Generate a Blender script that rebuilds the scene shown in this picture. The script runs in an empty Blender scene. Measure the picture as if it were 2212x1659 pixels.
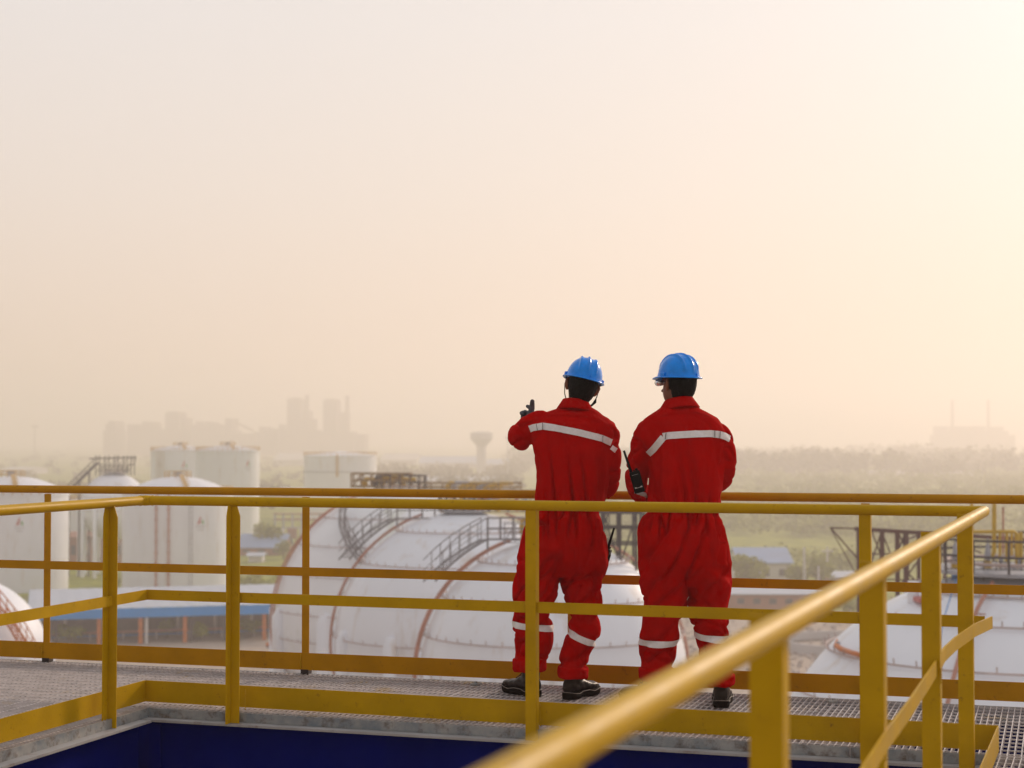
import bpy, bmesh, math, random
import numpy as np
from mathutils import Vector, Matrix, noise
from mathutils.bvhtree import BVHTree

random.seed(7)
R = math.radians
scene = bpy.context.scene
col = scene.collection

# ------------------------------------------------------------------ camera
EYE = 1.42                       # eye height above the walkway (walkway top is z = 0)
GROUND = EYE - 27.0
FP, CXP, CYP, HZ = 3650.0, 1106.0, 829.5, 942.0   # measured on the photograph (2212 px wide)
PITCH = math.atan((HZ - CYP) / FP)
cam = bpy.data.cameras.new('camera')
cam.sensor_width = 36.0
cam.lens = 36.0 * FP / 2212.0
cam.clip_start = 0.05
cam.clip_end = 30000
cam.dof.use_dof = True
cam.dof.focus_distance = 9.2
cam.dof.aperture_fstop = 3.1
camo = bpy.data.objects.new('camera', cam)
camo.location = (0, 0, EYE)
camo.rotation_euler = (R(90) + PITCH, 0, 0)
col.objects.link(camo)
scene.camera = camo

# ------------------------------------------------------------------ light
SUN_EL, SUN_AZ = R(21), R(38)    # azimuth measured to the right of the view direction
sun = bpy.data.lights.new('sun', 'SUN')
sun.energy = 2.6
sun.angle = R(7)
sun.color = (1.0, 0.78, 0.60)
suno = bpy.data.objects.new('sun', sun)
sd = Vector((math.sin(SUN_AZ) * math.cos(SUN_EL), math.cos(SUN_AZ) * math.cos(SUN_EL), math.sin(SUN_EL)))
suno.rotation_euler = sd.to_track_quat('Z', 'Y').to_euler()
suno.location = (20, 20, 30)
col.objects.link(suno)

world = bpy.data.worlds.new('World')
scene.world = world
world.use_nodes = True
wn = world.node_tree
wn.nodes.clear()
def N(nt, t, **kw):
    n = nt.nodes.new(t)
    for k, v in kw.items():
        if k.startswith('i_'):
            key = k[2:]
            n.inputs[int(key) if key.isdigit() else key].default_value = v
        else:
            setattr(n, k, v)
    return n
def Lk(nt, a, b): nt.links.new(a, b)
sky = N(wn, 'ShaderNodeTexSky', sky_type='NISHITA', sun_disc=False)
sky.sun_elevation = SUN_EL
sky.sun_rotation = SUN_AZ
sky.dust_density = 3.0
sky.air_density = 1.5
sky.ozone_density = 1.0
skyb = N(wn, 'ShaderNodeBackground', i_Strength=0.012)
Lk(wn, sky.outputs[0], skyb.inputs[0])
# thick dust veil: pale, warmer and dimmer low down, brighter towards the sun
tc = N(wn, 'ShaderNodeTexCoord')
nrm = N(wn, 'ShaderNodeVectorMath', operation='NORMALIZE'); Lk(wn, tc.outputs['Generated'], nrm.inputs[0])
sep = N(wn, 'ShaderNodeSeparateXYZ'); Lk(wn, nrm.outputs[0], sep.inputs[0])
ramp = N(wn, 'ShaderNodeValToRGB')
Lk(wn, sep.outputs[2], ramp.inputs[0])
cr = ramp.color_ramp
cr.elements[0].position = 0.0; cr.elements[0].color = (0.95, 0.72, 0.55, 1)
cr.elements[1].position = 1.0; cr.elements[1].color = (0.66, 0.66, 0.68, 1)
e = cr.elements.new(0.06); e.color = (0.90, 0.735, 0.63, 1)
e = cr.elements.new(0.14); e.color = (0.88, 0.785, 0.725, 1)
e = cr.elements.new(0.24); e.color = (0.865, 0.82, 0.80, 1)
e = cr.elements.new(0.5); e.color = (0.80, 0.78, 0.77, 1)
dot = N(wn, 'ShaderNodeVectorMath', operation='DOT_PRODUCT'); Lk(wn, nrm.outputs[0], dot.inputs[0]); dot.inputs[1].default_value = sd
mx = N(wn, 'ShaderNodeMath', operation='MAXIMUM', i_1=0.0); Lk(wn, dot.outputs['Value'], mx.inputs[0])
pw = N(wn, 'ShaderNodeMath', operation='POWER', i_1=18.0); Lk(wn, mx.outputs[0], pw.inputs[0])
glow = N(wn, 'ShaderNodeMix', data_type='RGBA', blend_type='ADD'); glow.inputs[0].default_value = 1.0
gc = N(wn, 'ShaderNodeVectorMath', operation='SCALE'); gc.inputs[0].default_value = (0.12, 0.22, 0.34); Lk(wn, pw.outputs[0], gc.inputs['Scale'])
side = N(wn, 'ShaderNodeMapRange', i_1=-0.8, i_2=0.62, i_3=0.62, i_4=0.965); side.interpolation_type = 'SMOOTHSTEP'; Lk(wn, dot.outputs['Value'], side.inputs[0])
dim = N(wn, 'ShaderNodeVectorMath', operation='SCALE'); Lk(wn, ramp.outputs[0], dim.inputs[0]); Lk(wn, side.outputs[0], dim.inputs['Scale'])
Lk(wn, dim.outputs[0], glow.inputs[6]); Lk(wn, gc.outputs[0], glow.inputs[7])
veil = N(wn, 'ShaderNodeBackground', i_Strength=0.92)
Lk(wn, glow.outputs[2], veil.inputs[0])
addw = N(wn, 'ShaderNodeAddShader'); Lk(wn, skyb.outputs[0], addw.inputs[0]); Lk(wn, veil.outputs[0], addw.inputs[1])
wo = N(wn, 'ShaderNodeOutputWorld'); Lk(wn, addw.outputs[0], wo.inputs[0])

scene.view_settings.view_transform = 'Standard'
scene.view_settings.look = 'None'
scene.view_settings.exposure = 0.0
scene.view_settings.gamma = 1.0
scene.view_settings.use_curve_mapping = False
scene.render.engine = 'CYCLES'
scene.cycles.use_denoising = True
scene.cycles.volume_bounces = 3
scene.cycles.max_bounces = 8
scene.cycles.sample_clamp_indirect = 8.0

# ------------------------------------------------------------------ pixel -> place helpers (measurement)
cp, sp = math.cos(PITCH), math.sin(PITCH)
def ray(px, py):
    cx, cy = (px - CXP) / FP, -(py - CYP) / FP
    return Vector((cx, cp - cy * sp, sp + cy * cp))
def atz(px, py, z):
    d = ray(px, py); t = (z - EYE) / d.z
    return Vector((0, 0, EYE)) + d * t
def aty(px, py, Y):
    d = ray(px, py); return Vector((0, 0, EYE)) + d * (Y / d.y)

# ------------------------------------------------------------------ materials
def mat(name, color, rough=0.6, metal=0.0, var=0.0, vscale=3.0, bump=0.0, bscale=60.0, color2=None, stretch=(1, 1, 1),
        spec=0.5, coat=0.0, dirt=None, dirt_amt=0.0, dirt_scale=8.0, sheen=0.0, dirt_stretch=(1, 1, 1)):
    m = bpy.data.materials.new(name); m.use_nodes = True
    nt = m.node_tree; b = nt.nodes['Principled BSDF']
    b.inputs['Base Color'].default_value = (*color, 1)
    b.inputs['Roughness'].default_value = rough
    b.inputs['Metallic'].default_value = metal
    b.inputs['Specular IOR Level'].default_value = spec
    b.inputs['Coat Weight'].default_value = coat
    b.inputs['Sheen Weight'].default_value = sheen
    co = N(nt, 'ShaderNodeNewGeometry')
    mp = N(nt, 'ShaderNodeMapping'); mp.inputs['Scale'].default_value = stretch
    Lk(nt, co.outputs['Position'], mp.inputs[0])
    out = None
    if var > 0 or color2:
        nz = N(nt, 'ShaderNodeTexNoise', i_Scale=vscale, i_Detail=6.0, i_Roughness=0.6); Lk(nt, mp.outputs[0], nz.inputs['Vector'])
        mr = N(nt, 'ShaderNodeMapRange', i_1=0.3, i_2=0.7); Lk(nt, nz.outputs[0], mr.inputs[0])
        mxn = N(nt, 'ShaderNodeMix', data_type='RGBA')
        Lk(nt, mr.outputs[0], mxn.inputs[0])
        if color2:
            mxn.inputs[6].default_value = (*color, 1); mxn.inputs[7].default_value = (*color2, 1)
        else:
            mxn.inputs[6].default_value = (*[c * (1 - var) for c in color], 1); mxn.inputs[7].default_value = (*[min(1, c * (1 + var)) for c in color], 1)
        out = mxn.outputs[2]
        rr = N(nt, 'ShaderNodeMapRange', i_1=0.0, i_2=1.0, i_3=rough * 0.85, i_4=min(1, rough * 1.2)); Lk(nt, mr.outputs[0], rr.inputs[0])
        Lk(nt, rr.outputs[0], b.inputs['Roughness'])
    if dirt:
        mp2 = N(nt, 'ShaderNodeMapping'); mp2.inputs['Scale'].default_value = dirt_stretch; Lk(nt, co.outputs['Position'], mp2.inputs[0])
        nz2 = N(nt, 'ShaderNodeTexNoise', i_Scale=dirt_scale, i_Detail=8.0, i_Roughness=0.7); Lk(nt, mp2.outputs[0], nz2.inputs['Vector'])
        mr2 = N(nt, 'ShaderNodeMapRange', i_1=0.62 - 0.2 * dirt_amt, i_2=0.78 - 0.1 * dirt_amt); Lk(nt, nz2.outputs[0], mr2.inputs[0])
        mx2 = N(nt, 'ShaderNodeMix', data_type='RGBA'); Lk(nt, mr2.outputs[0], mx2.inputs[0])
        if out: Lk(nt, out, mx2.inputs[6])
        else: mx2.inputs[6].default_value = (*color, 1)
        mx2.inputs[7].default_value = (*dirt, 1)
        out = mx2.outputs[2]
    if out: Lk(nt, out, b.inputs['Base Color'])
    if bump > 0:
        nb = N(nt, 'ShaderNodeTexNoise', i_Scale=bscale, i_Detail=4.0); Lk(nt, co.outputs['Position'], nb.inputs['Vector'])
        bp = N(nt, 'ShaderNodeBump', i_Strength=bump, i_Distance=0.005); Lk(nt, nb.outputs[0], bp.inputs['Height'])
        Lk(nt, bp.outputs[0], b.inputs['Normal'])
    return m

YEL = mat('yellow_paint', (0.50, 0.295, 0.0003), 0.46, var=0.12, vscale=5, bump=0.14, bscale=90, dirt=(0.17, 0.07, 0.01), dirt_amt=0.08, dirt_scale=26, spec=0.12)
YELF = mat('orange_yellow_paint', (0.46, 0.215, 0.0003), 0.42, var=0.12, vscale=5, bump=0.14, bscale=90, dirt=(0.17, 0.07, 0.01), dirt_amt=0.1, dirt_scale=24, spec=0.12)
DARKFOOT = mat('post_foot', (0.03, 0.02, 0.018), 0.7, var=0.3)
GALV = mat('galvanised_steel', (0.54, 0.50, 0.50), 0.45, metal=0.25, var=0.2, vscale=14, dirt=(0.50, 0.34, 0.08), dirt_amt=0.2, dirt_scale=3.2)
STRIP = mat('edge_strip_zinc', (0.20, 0.24, 0.27), 0.45, metal=0.3, color2=(0.42, 0.41, 0.39), vscale=11, bump=0.2, bscale=40, dirt=(0.10, 0.055, 0.03), dirt_amt=0.6, dirt_scale=15)
LEDGE = mat('grey_flange_paint', (0.34, 0.33, 0.33), 0.6, var=0.15, vscale=8, dirt=(0.18, 0.12, 0.09), dirt_amt=0.3, dirt_scale=10)
NAVY = mat('navy_paint', (0.0, 0.004, 0.11), 0.6, var=0.2, vscale=2.5, bump=0.06, bscale=25, dirt=(0.0, 0.003, 0.04), dirt_amt=0.0, dirt_scale=40, spec=0.02)
STEEL = mat('column_steel', (0.15, 0.15, 0.16), 0.6, var=0.2)
RED = mat('red_cloth', (0.44, 0.0008, 0.0003), 0.92, var=0.12, vscale=9, bump=0.35, bscale=420, spec=0.02, sheen=0.0)
def cloth_relief(m):
    nt = m.node_tree; b = nt.nodes['Principled BSDF']; g = N(nt, 'ShaderNodeNewGeometry')
    mp = N(nt, 'ShaderNodeMapping'); mp.inputs['Scale'].default_value = (30, 22, 7); mp.inputs['Rotation'].default_value = (0, 0.35, 0); Lk(nt, g.outputs[0], mp.inputs[0])
    nz = N(nt, 'ShaderNodeTexNoise', i_Scale=1.0, i_Detail=3.0, i_Roughness=0.55, i_Distortion=0.8); Lk(nt, mp.outputs[0], nz.inputs['Vector'])
    bp = N(nt, 'ShaderNodeBump', i_Strength=0.55, i_Distance=0.02); Lk(nt, nz.outputs[0], bp.inputs['Height'])
    old = b.inputs['Normal'].links[0].from_node; Lk(nt, bp.outputs[0], old.inputs['Normal'])
cloth_relief(RED)
STRIPE = mat('reflective_tape', (0.76, 0.74, 0.75), 0.5, var=0.08, vscale=60, bump=0.15, bscale=200)
SKIN = mat('brown_skin', (0.22, 0.085, 0.045), 0.5, var=0.1, vscale=20)
HAIR = mat('black_hair', (0.004, 0.003, 0.002), 0.6, spec=0.15, bump=0.6, bscale=300)
HELM = mat('blue_helmet_plastic', (0.0, 0.25, 0.90), 0.20, var=0.16, vscale=22, spec=0.3, coat=0.05)
GLOVE = mat('dark_grey_glove', (0.06, 0.06, 0.07), 0.95, var=0.3, vscale=60, bump=0.5, bscale=200)
LEATH = mat('brown_black_leather', (0.014, 0.007, 0.005), 0.40, var=0.4, vscale=22, bump=0.3, bscale=90, spec=0.3)
SOLE = mat('boot_sole_rubber', (0.010, 0.006, 0.004), 0.8, var=0.3, vscale=20, spec=0.1)
SOLELINE = mat('boot_welt', (0.20, 0.17, 0.15), 0.6)
LACE = mat('boot_lace', (0.01, 0.01, 0.01), 0.8)
BLK = mat('black_plastic', (0.002, 0.002, 0.002), 0.5, spec=0.15)
LABELM = mat('grey_label', (0.45, 0.42, 0.42), 0.6)
BUTTON = mat('red_button', (0.5, 0.01, 0.01), 0.5)
GLASSM = mat('clear_glasses', (0.75, 0.72, 0.70), 0.1); GLASSM.node_tree.nodes['Principled BSDF'].inputs['Transmission Weight'].default_value = 0.7
TANK = mat('white_tank_paint', (0.80, 0.83, 0.90), 0.5, var=0.03, vscale=0.5, stretch=(1, 1, 0.25), dirt=(0.62, 0.56, 0.52), dirt_amt=0.35, dirt_scale=0.7, dirt_stretch=(1, 1, 0.15))
TANKBASE = mat('mossy_tank_paint', (0.80, 0.82, 0.86), 0.5, var=0.03, vscale=0.4, dirt=(0.50, 0.53, 0.36), dirt_amt=0.45, dirt_scale=0.28, dirt_stretch=(1, 1, 0.35))
RINGM = mat('faded_deluge_pipe', (0.48, 0.38, 0.36), 0.7, var=0.2, vscale=1.5)
SPRAY = mat('red_oxide_pipe', (0.46, 0.21, 0.15), 0.6, var=0.2, vscale=1.5)
ORANGE = mat('orange_stair_paint', (0.55, 0.16, 0.03), 0.55, var=0.2, vscale=2)
STAIRM = mat('stair_grey_steel', (0.23, 0.22, 0.24), 0.7, var=0.2)
TRUS = mat('ochre_brown_steel', (0.27, 0.18, 0.09), 0.7, var=0.35, vscale=0.8)
DKST = mat('dark_steel', (0.045, 0.035, 0.04), 0.7, var=0.2)
BRST = mat('brown_steel', (0.085, 0.032, 0.026), 0.7, var=0.25, vscale=2)
GRST = mat('grey_steel', (0.33, 0.34, 0.38), 0.5, var=0.15)
YPIPE = mat('yellow_pipe_paint', (0.58, 0.36, 0.012), 0.45, var=0.15, vscale=2)
YRAIL = mat('ochre_railing_paint', (0.50, 0.30, 0.06), 0.6)
BLUEV = mat('blue_valve_paint', (0.02, 0.22, 0.60), 0.45)
BLUE = mat('blue_fascia_paint', (0.005, 0.27, 0.70), 0.6, var=0.1, vscale=0.4)
ROOFG = mat('pale_sheet_roof', (0.42, 0.47, 0.56), 0.55, var=0.08, vscale=0.3)
BLUER = mat('blue_grey_roof', (0.22, 0.32, 0.50), 0.6, var=0.15, vscale=0.2)
WALLG = mat('weathered_wall', (0.20, 0.16, 0.14), 0.9, var=0.25, vscale=0.5, dirt=(0.11, 0.08, 0.07), dirt_amt=0.5, dirt_scale=0.6, dirt_stretch=(1, 1, 0.2))
WHITEW = mat('white_wall', (0.62, 0.61, 0.60), 0.8, var=0.06, vscale=0.4)
BRICKR = mat('brick_red_wall', (0.34, 0.17, 0.12), 0.9, var=0.2, vscale=0.3)
CONC = mat('pale_concrete', (0.50, 0.49, 0.50), 0.85, var=0.06, vscale=0.1)
FARM = mat('far_plant_cladding', (0.15, 0.09, 0.09), 0.9, var=0.1, vscale=0.02)
LEAF = mat('tree_leaves', (0.19, 0.21, 0.006), 0.85, color2=(0.31, 0.32, 0.012), vscale=0.35)
LEAFD = mat('dark_tree_leaves', (0.13, 0.11, 0.025), 0.85, color2=(0.19, 0.16, 0.04), vscale=0.1)
BARK = mat('bark', (0.12, 0.08, 0.05), 0.9)
EMR = mat('emblem_red', (0.50, 0.16, 0.15), 0.6); EMG = mat('emblem_green', (0.22, 0.45, 0.20), 0.6); EMT = mat('emblem_grey', (0.46, 0.45, 0.49), 0.6)
RUBB = mat('rubble_stone', (0.20, 0.13, 0.10), 0.9, color2=(0.60, 0.56, 0.54), vscale=1.3)
SPOIL = mat('window_dark', (0.05, 0.06, 0.07), 0.3)

def ground_mat():
    m = bpy.data.materials.new('ground_earth_and_grass'); m.use_nodes = True
    nt = m.node_tree; b = nt.nodes['Principled BSDF']; b.inputs['Roughness'].default_value = 0.95
    b.inputs['Specular IOR Level'].default_value = 0.1
    g = N(nt, 'ShaderNodeNewGeometry')
    n1 = N(nt, 'ShaderNodeTexNoise', i_Scale=0.010, i_Detail=8.0, i_Roughness=0.65); Lk(nt, g.outputs[0], n1.inputs['Vector'])
    n2 = N(nt, 'ShaderNodeTexNoise', i_Scale=0.12, i_Detail=8.0, i_Roughness=0.7); Lk(nt, g.outputs[0], n2.inputs['Vector'])
    n3 = N(nt, 'ShaderNodeTexNoise', i_Scale=1.3, i_Detail=6.0, i_Roughness=0.7); Lk(nt, g.outputs[0], n3.inputs['Vector'])
    r1 = N(nt, 'ShaderNodeMapRange', i_1=0.42, i_2=0.56); Lk(nt, n2.outputs[0], r1.inputs[0])
    grass = N(nt, 'ShaderNodeMix', data_type='RGBA'); grass.inputs[6].default_value = (0.17, 0.20, 0.02, 1); grass.inputs[7].default_value = (0.27, 0.29, 0.03, 1); Lk(nt, r1.outputs[0], grass.inputs[0])
    r3 = N(nt, 'ShaderNodeMapRange', i_1=0.35, i_2=0.65); Lk(nt, n3.outputs[0], r3.inputs[0])
    dirt = N(nt, 'ShaderNodeMix', data_type='RGBA'); dirt.inputs[6].default_value = (0.36, 0.29, 0.235, 1); dirt.inputs[7].default_value = (0.47, 0.40, 0.34, 1); Lk(nt, r3.outputs[0], dirt.inputs[0])
    sp_ = N(nt, 'ShaderNodeSeparateXYZ'); Lk(nt, g.outputs[0], sp_.inputs[0])
    far = N(nt, 'ShaderNodeMapRange', i_1=225.0, i_2=300.0, i_3=-0.22, i_4=0.14); Lk(nt, sp_.outputs[1], far.inputs[0])
    ad = N(nt, 'ShaderNodeMath', operation='ADD'); Lk(nt, far.outputs[0], ad.inputs[0]); Lk(nt, n1.outputs[0], ad.inputs[1])
    ad2 = N(nt, 'ShaderNodeMath', operation='MULTIPLY_ADD', i_1=0.35); Lk(nt, n2.outputs[0], ad2.inputs[0]); Lk(nt, ad.outputs[0], ad2.inputs[2])
    r4 = N(nt, 'ShaderNodeMapRange', i_1=0.62, i_2=0.74); Lk(nt, ad2.outputs[0], r4.inputs[0])
    mm = N(nt, 'ShaderNodeMix', data_type='RGBA'); Lk(nt, r4.outputs[0], mm.inputs[0]); Lk(nt, dirt.outputs[2], mm.inputs[6]); Lk(nt, grass.outputs[2], mm.inputs[7])
    Lk(nt, mm.outputs[2], b.inputs['Base Color'])
    return m
GROUNDM = ground_mat()

# ------------------------------------------------------------------ mesh building
def woff(o):
    v = Vector((0, 0, 0))
    while o is not None:
        v += o.location; o = o.parent
    return v
class MB:
    def __init__(s): s.v = []; s.f = []
    def add(s, vs, fs):
        k = len(s.v); s.v.extend([tuple(p) for p in vs]); s.f.extend([tuple(i + k for i in f) for f in fs]); return s
    def hexa(s, c8):
        return s.add(c8, [(0, 3, 2, 1), (4, 5, 6, 7), (0, 1, 5, 4), (1, 2, 6, 5), (2, 3, 7, 6), (3, 0, 4, 7)])
    def box(s, c, sz, ux=(1, 0, 0), uy=(0, 1, 0)):
        c = Vector(c); ux = Vector(ux).normalized(); uy = Vector(uy).normalized(); uz = ux.cross(uy)
        a, b, d = ux * sz[0] / 2, uy * sz[1] / 2, uz * sz[2] / 2
        return s.hexa([c - a - b - d, c + a - b - d, c + a + b - d, c - a + b - d, c - a - b + d, c + a - b + d, c + a + b + d, c - a + b + d])
    def beam(s, p, q, w, h, up=(0, 0, 1)):
        p, q = Vector(p), Vector(q); t = (q - p).normalized(); up = Vector(up)
        if abs(t.dot(up)) > 0.98: up = Vector((1, 0, 0)) if abs(t.x) < 0.9 else Vector((0, 1, 0))
        sd_ = t.cross(up).normalized(); u2 = sd_.cross(t).normalized()
        return s.box((p + q) / 2, ((q - p).length, w, h), t, -sd_)
    def tube(s, pts, rad, n=12, caps=True, closed=False):
        pts = [Vector(p) for p in pts]; m = len(pts)
        rad = rad if isinstance(rad, (list, tuple)) else [rad] * m
        k = len(s.v); up = None
        for i, p in enumerate(pts):
            a = pts[i - 1] if (i > 0 or closed) else p
            b = pts[(i + 1) % m] if (i < m - 1 or closed) else p
            t = (b - a).normalized()
            if up is None:
                up = Vector((0, 0, 1)) if abs(t.z) < 0.9 else Vector((1, 0, 0))
            x = t.cross(up).normalized(); y = x.cross(t).normalized(); up = y
            scl = 1.0
            if 0 < i < m - 1 and not closed:
                c_ = (pts[i] - a).normalized().dot(t); scl = 1 / max(0.5, c_)
            for j in range(n):
                an = 2 * math.pi * j / n
                s.v.append(tuple(p + (x * math.cos(an) + y * math.sin(an)) * rad[i] * (scl if m > 2 else 1)))
        for i in range(m if closed else m - 1):
            i2 = (i + 1) % m
            for j in range(n):
                j2 = (j + 1) % n
                s.f.append((k + i * n + j, k + i * n + j2, k + i2 * n + j2, k + i2 * n + j))
        if caps and not closed:
            s.f.append(tuple(k + j for j in reversed(range(n)))); s.f.append(tuple(k + (m - 1) * n + j for j in range(n)))
        return s
    def lathe(s, c, prof, n=48, cap=True):
        c = Vector(c); k = len(s.v)
        for r_, z_ in prof:
            for j in range(n):
                an = 2 * math.pi * j / n; s.v.append((c.x + r_ * math.cos(an), c.y + r_ * math.sin(an), c.z + z_))
        for i in range(len(prof) - 1):
            for j in range(n):
                j2 = (j + 1) % n; s.f.append((k + i * n + j, k + i * n + j2, k + (i + 1) * n + j2, k + (i + 1) * n + j))
        if cap:
            s.f.append(tuple(k + j for j in reversed(range(n)))); s.f.append(tuple(k + (len(prof) - 1) * n + j for j in range(n)))
        return s
    def rings(s, rings_, cap=True):
        n = len(rings_[0]); k = len(s.v)
        for rg in rings_: s.v.extend([tuple(p) for p in rg])
        for i in range(len(rings_) - 1):
            for j in range(n):
                j2 = (j + 1) % n; s.f.append((k + i * n + j, k + i * n + j2, k + (i + 1) * n + j2, k + (i + 1) * n + j))
        if cap:
            s.f.append(tuple(k + j for j in reversed(range(n)))); s.f.append(tuple(k + (len(rings_) - 1) * n + j for j in range(n)))
        return s
    def ellipsoid(s, c, r3, nu=24, nv=14, rot=None):
        c = Vector(c); rg = []
        for i in range(1, nv):
            ph = math.pi * i / nv - math.pi / 2
            ring = []
            for j in range(nu):
                an = 2 * math.pi * j / nu
                p = Vector((r3[0] * math.cos(ph) * math.cos(an), r3[1] * math.cos(ph) * math.sin(an), r3[2] * math.sin(ph)))
                if rot: p = rot @ p
                ring.append(c + p)
            rg.append(ring)
        return s.rings(rg)
    def build(s, name, m, parent=None, smooth=False, bevel=0.0):
        off = woff(parent) if parent else Vector((0, 0, 0))
        me = bpy.data.meshes.new(name)
        vs = np.array(s.v, dtype=np.float64).reshape(-1, 3) - np.array(off)
        me.from_pydata(vs.tolist(), [], s.f); me.update()
        if smooth:
            me.polygons.foreach_set('use_smooth', [True] * len(me.polygons))
        o = bpy.data.objects.new(name, me); col.objects.link(o)
        me.materials.append(m)
        if parent: o.parent = parent
        if smooth == 'auto':
            md = o.modifiers.new('edge', 'EDGE_SPLIT'); md.split_angle = R(35)
        if bevel > 0:
            md = o.modifiers.new('bevel', 'BEVEL'); md.width = bevel; md.segments = 2; md.limit_method = 'ANGLE'
        return o

def tag(o, label=None, cat=None, group=None, kind=None):
    if label: o['label'] = label
    if cat: o['category'] = cat
    if group: o['group'] = group
    if kind: o['kind'] = kind
    return o
def thing(name, label, cat, loc, group=None):
    o = bpy.data.objects.new(name, None); col.objects.link(o); o.location = loc; o.empty_display_size = 0.2
    return tag(o, label, cat, group)
def struct(name, loc=(0, 0, 0)):
    o = bpy.data.objects.new(name, None); col.objects.link(o); o.location = loc; o['kind'] = 'structure'; return o
def link_mesh(name, me, m, parent, loc=None):
    o = bpy.data.objects.new(name, me); col.objects.link(o)
    if m and not me.materials: me.materials.append(m)
    if parent: o.parent = parent
    if loc is not None: o.location = Vector(loc) - (woff(parent) if parent else Vector())
    return o

# ================================================================== GROUND, HAZE
def make_ground():
    xs = [-7600, -3000, -1200, -500, -200, 0, 200, 500, 1200, 3000, 7600]
    ys = [-500, -100, 0, 100, 200, 300, 500, 900, 1500, 2500, 4500, 8600]
    vs = [(x, y, GROUND) for y in ys for x in xs]; n = len(xs)
    fs = [(j * n + i, j * n + i + 1, (j + 1) * n + i + 1, (j + 1) * n + i) for j in range(len(ys) - 1) for i in range(n - 1)]
    m = MB(); m.add(vs, fs); o = m.build('ground', GROUNDM); o['kind'] = 'structure'
make_ground()

def make_haze():
    m = MB(); m.box((0, 4050, (GROUND - 1.0 + 100) / 2), (15600, 9500, 100 - (GROUND - 1.0)))
    hm = bpy.data.materials.new('haze'); hm.use_nodes = True; nt = hm.node_tree; nt.nodes.clear()
    pv = N(nt, 'ShaderNodeVolumePrincipled')
    pv.inputs['Color'].default_value = (0.985, 0.925, 0.905, 1)
    pv.inputs['Density'].default_value = 0.00096
    pv.inputs['Anisotropy'].default_value = 0.45
    out = N(nt, 'ShaderNodeOutputMaterial'); Lk(nt, pv.outputs[0], out.inputs['Volume'])
    o = m.build('haze', hm); o['kind'] = 'stuff'
make_haze()

# ================================================================== PLATFORM
A = R(18.0)
U = Vector((math.cos(A), -math.sin(A), 0)); V = Vector((math.sin(A), math.cos(A), 0))
C0 = atz(321, 1529, 0.0)
def Q(u, v, z=0.0): return C0 + U * u + V * v + Vector((0, 0, z))
far0, far1 = atz(0, 1426, 0), atz(2212, 1526, 0)
AF = math.atan2(-(far1 - far0).y, (far1 - far0).x)
WALKW = (far0 - C0).dot(V); WALKW2 = (far1 - C0).dot(V)
WALK = (WALKW + WALKW2) / 2
UR = 4.22                                    # u of the near right corner
AR = R(19.7); W_ = Vector((math.sin(AR), math.cos(AR), 0)); WU = Vector((math.cos(AR), -math.sin(AR), 0))
CR = Q(UR, 0)
platform = struct('walkway_platform', Q(0, 0))

def grating_mesh(nu, nv, pu, pv, name):
    """nu bearing bars at pitch pu (running along local y), cross rods at pitch pv"""
    m = MB(); wu, lv = nu * pu, nv * pv
    for i in range(nu + 1):
        m.box((i * pu, lv / 2, -0.02), (0.0045, lv, 0.04))
    for j in range(nv):
        m.box((wu / 2, pv * (j + 0.5), -0.0045), (wu, 0.0065, 0.0065))
    m.box((wu / 2, 0.002, -0.0205), (wu, 0.0045, 0.040)); m.box((wu / 2, lv - 0.002, -0.0205), (wu, 0.0045, 0.040))
    me = bpy.data.meshes.new(name); me.from_pydata(m.v, [], m.f); me.materials.append(GALV); return me
nv_main = int(round(WALK / 0.1)); pvm = (WALK - 0.004) / nv_main
gm = grating_mesh(33, nv_main, 0.0305, pvm, 'grating_panel')
pan = 33 * 0.0305 + 0.008
ang = -A
for i in range(-6, 9):
    o = link_mesh('grating_panel', gm, None, platform, Q(i * pan + 0.35, 0.002, 0)); o.rotation_euler = (0, 0, ang); o['kind'] = 'stuff'
# side walkways running towards the camera: left one with bars along the main run, right one with bars along it
gl = grating_mesh(40, 14, 0.0305, 0.1, 'grating_panel')
for k in range(5):
    o = link_mesh('grating_panel', gl, None, platform, Q(-0.004, -0.012 - 1.228 * k, 0)); o.rotation_euler = (0, 0, ang - R(90)); o.scale = (1, -1, 1); o['kind'] = 'stuff'
    # bars run along -u here
    o.rotation_euler = (0, 0, ang + R(90)); o.scale = (-1, 1, 1)
gr = grating_mesh(40, 10, 0.0305, 0.1, 'grating_panel')
for k in range(6):
    o = link_mesh('grating_panel', gr, None, platform, CR + WU * 0.03 - W_ * (1.012 + 1.01 * k)); o.rotation_euler = (0, 0, -AR); o['kind'] = 'stuff'
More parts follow.
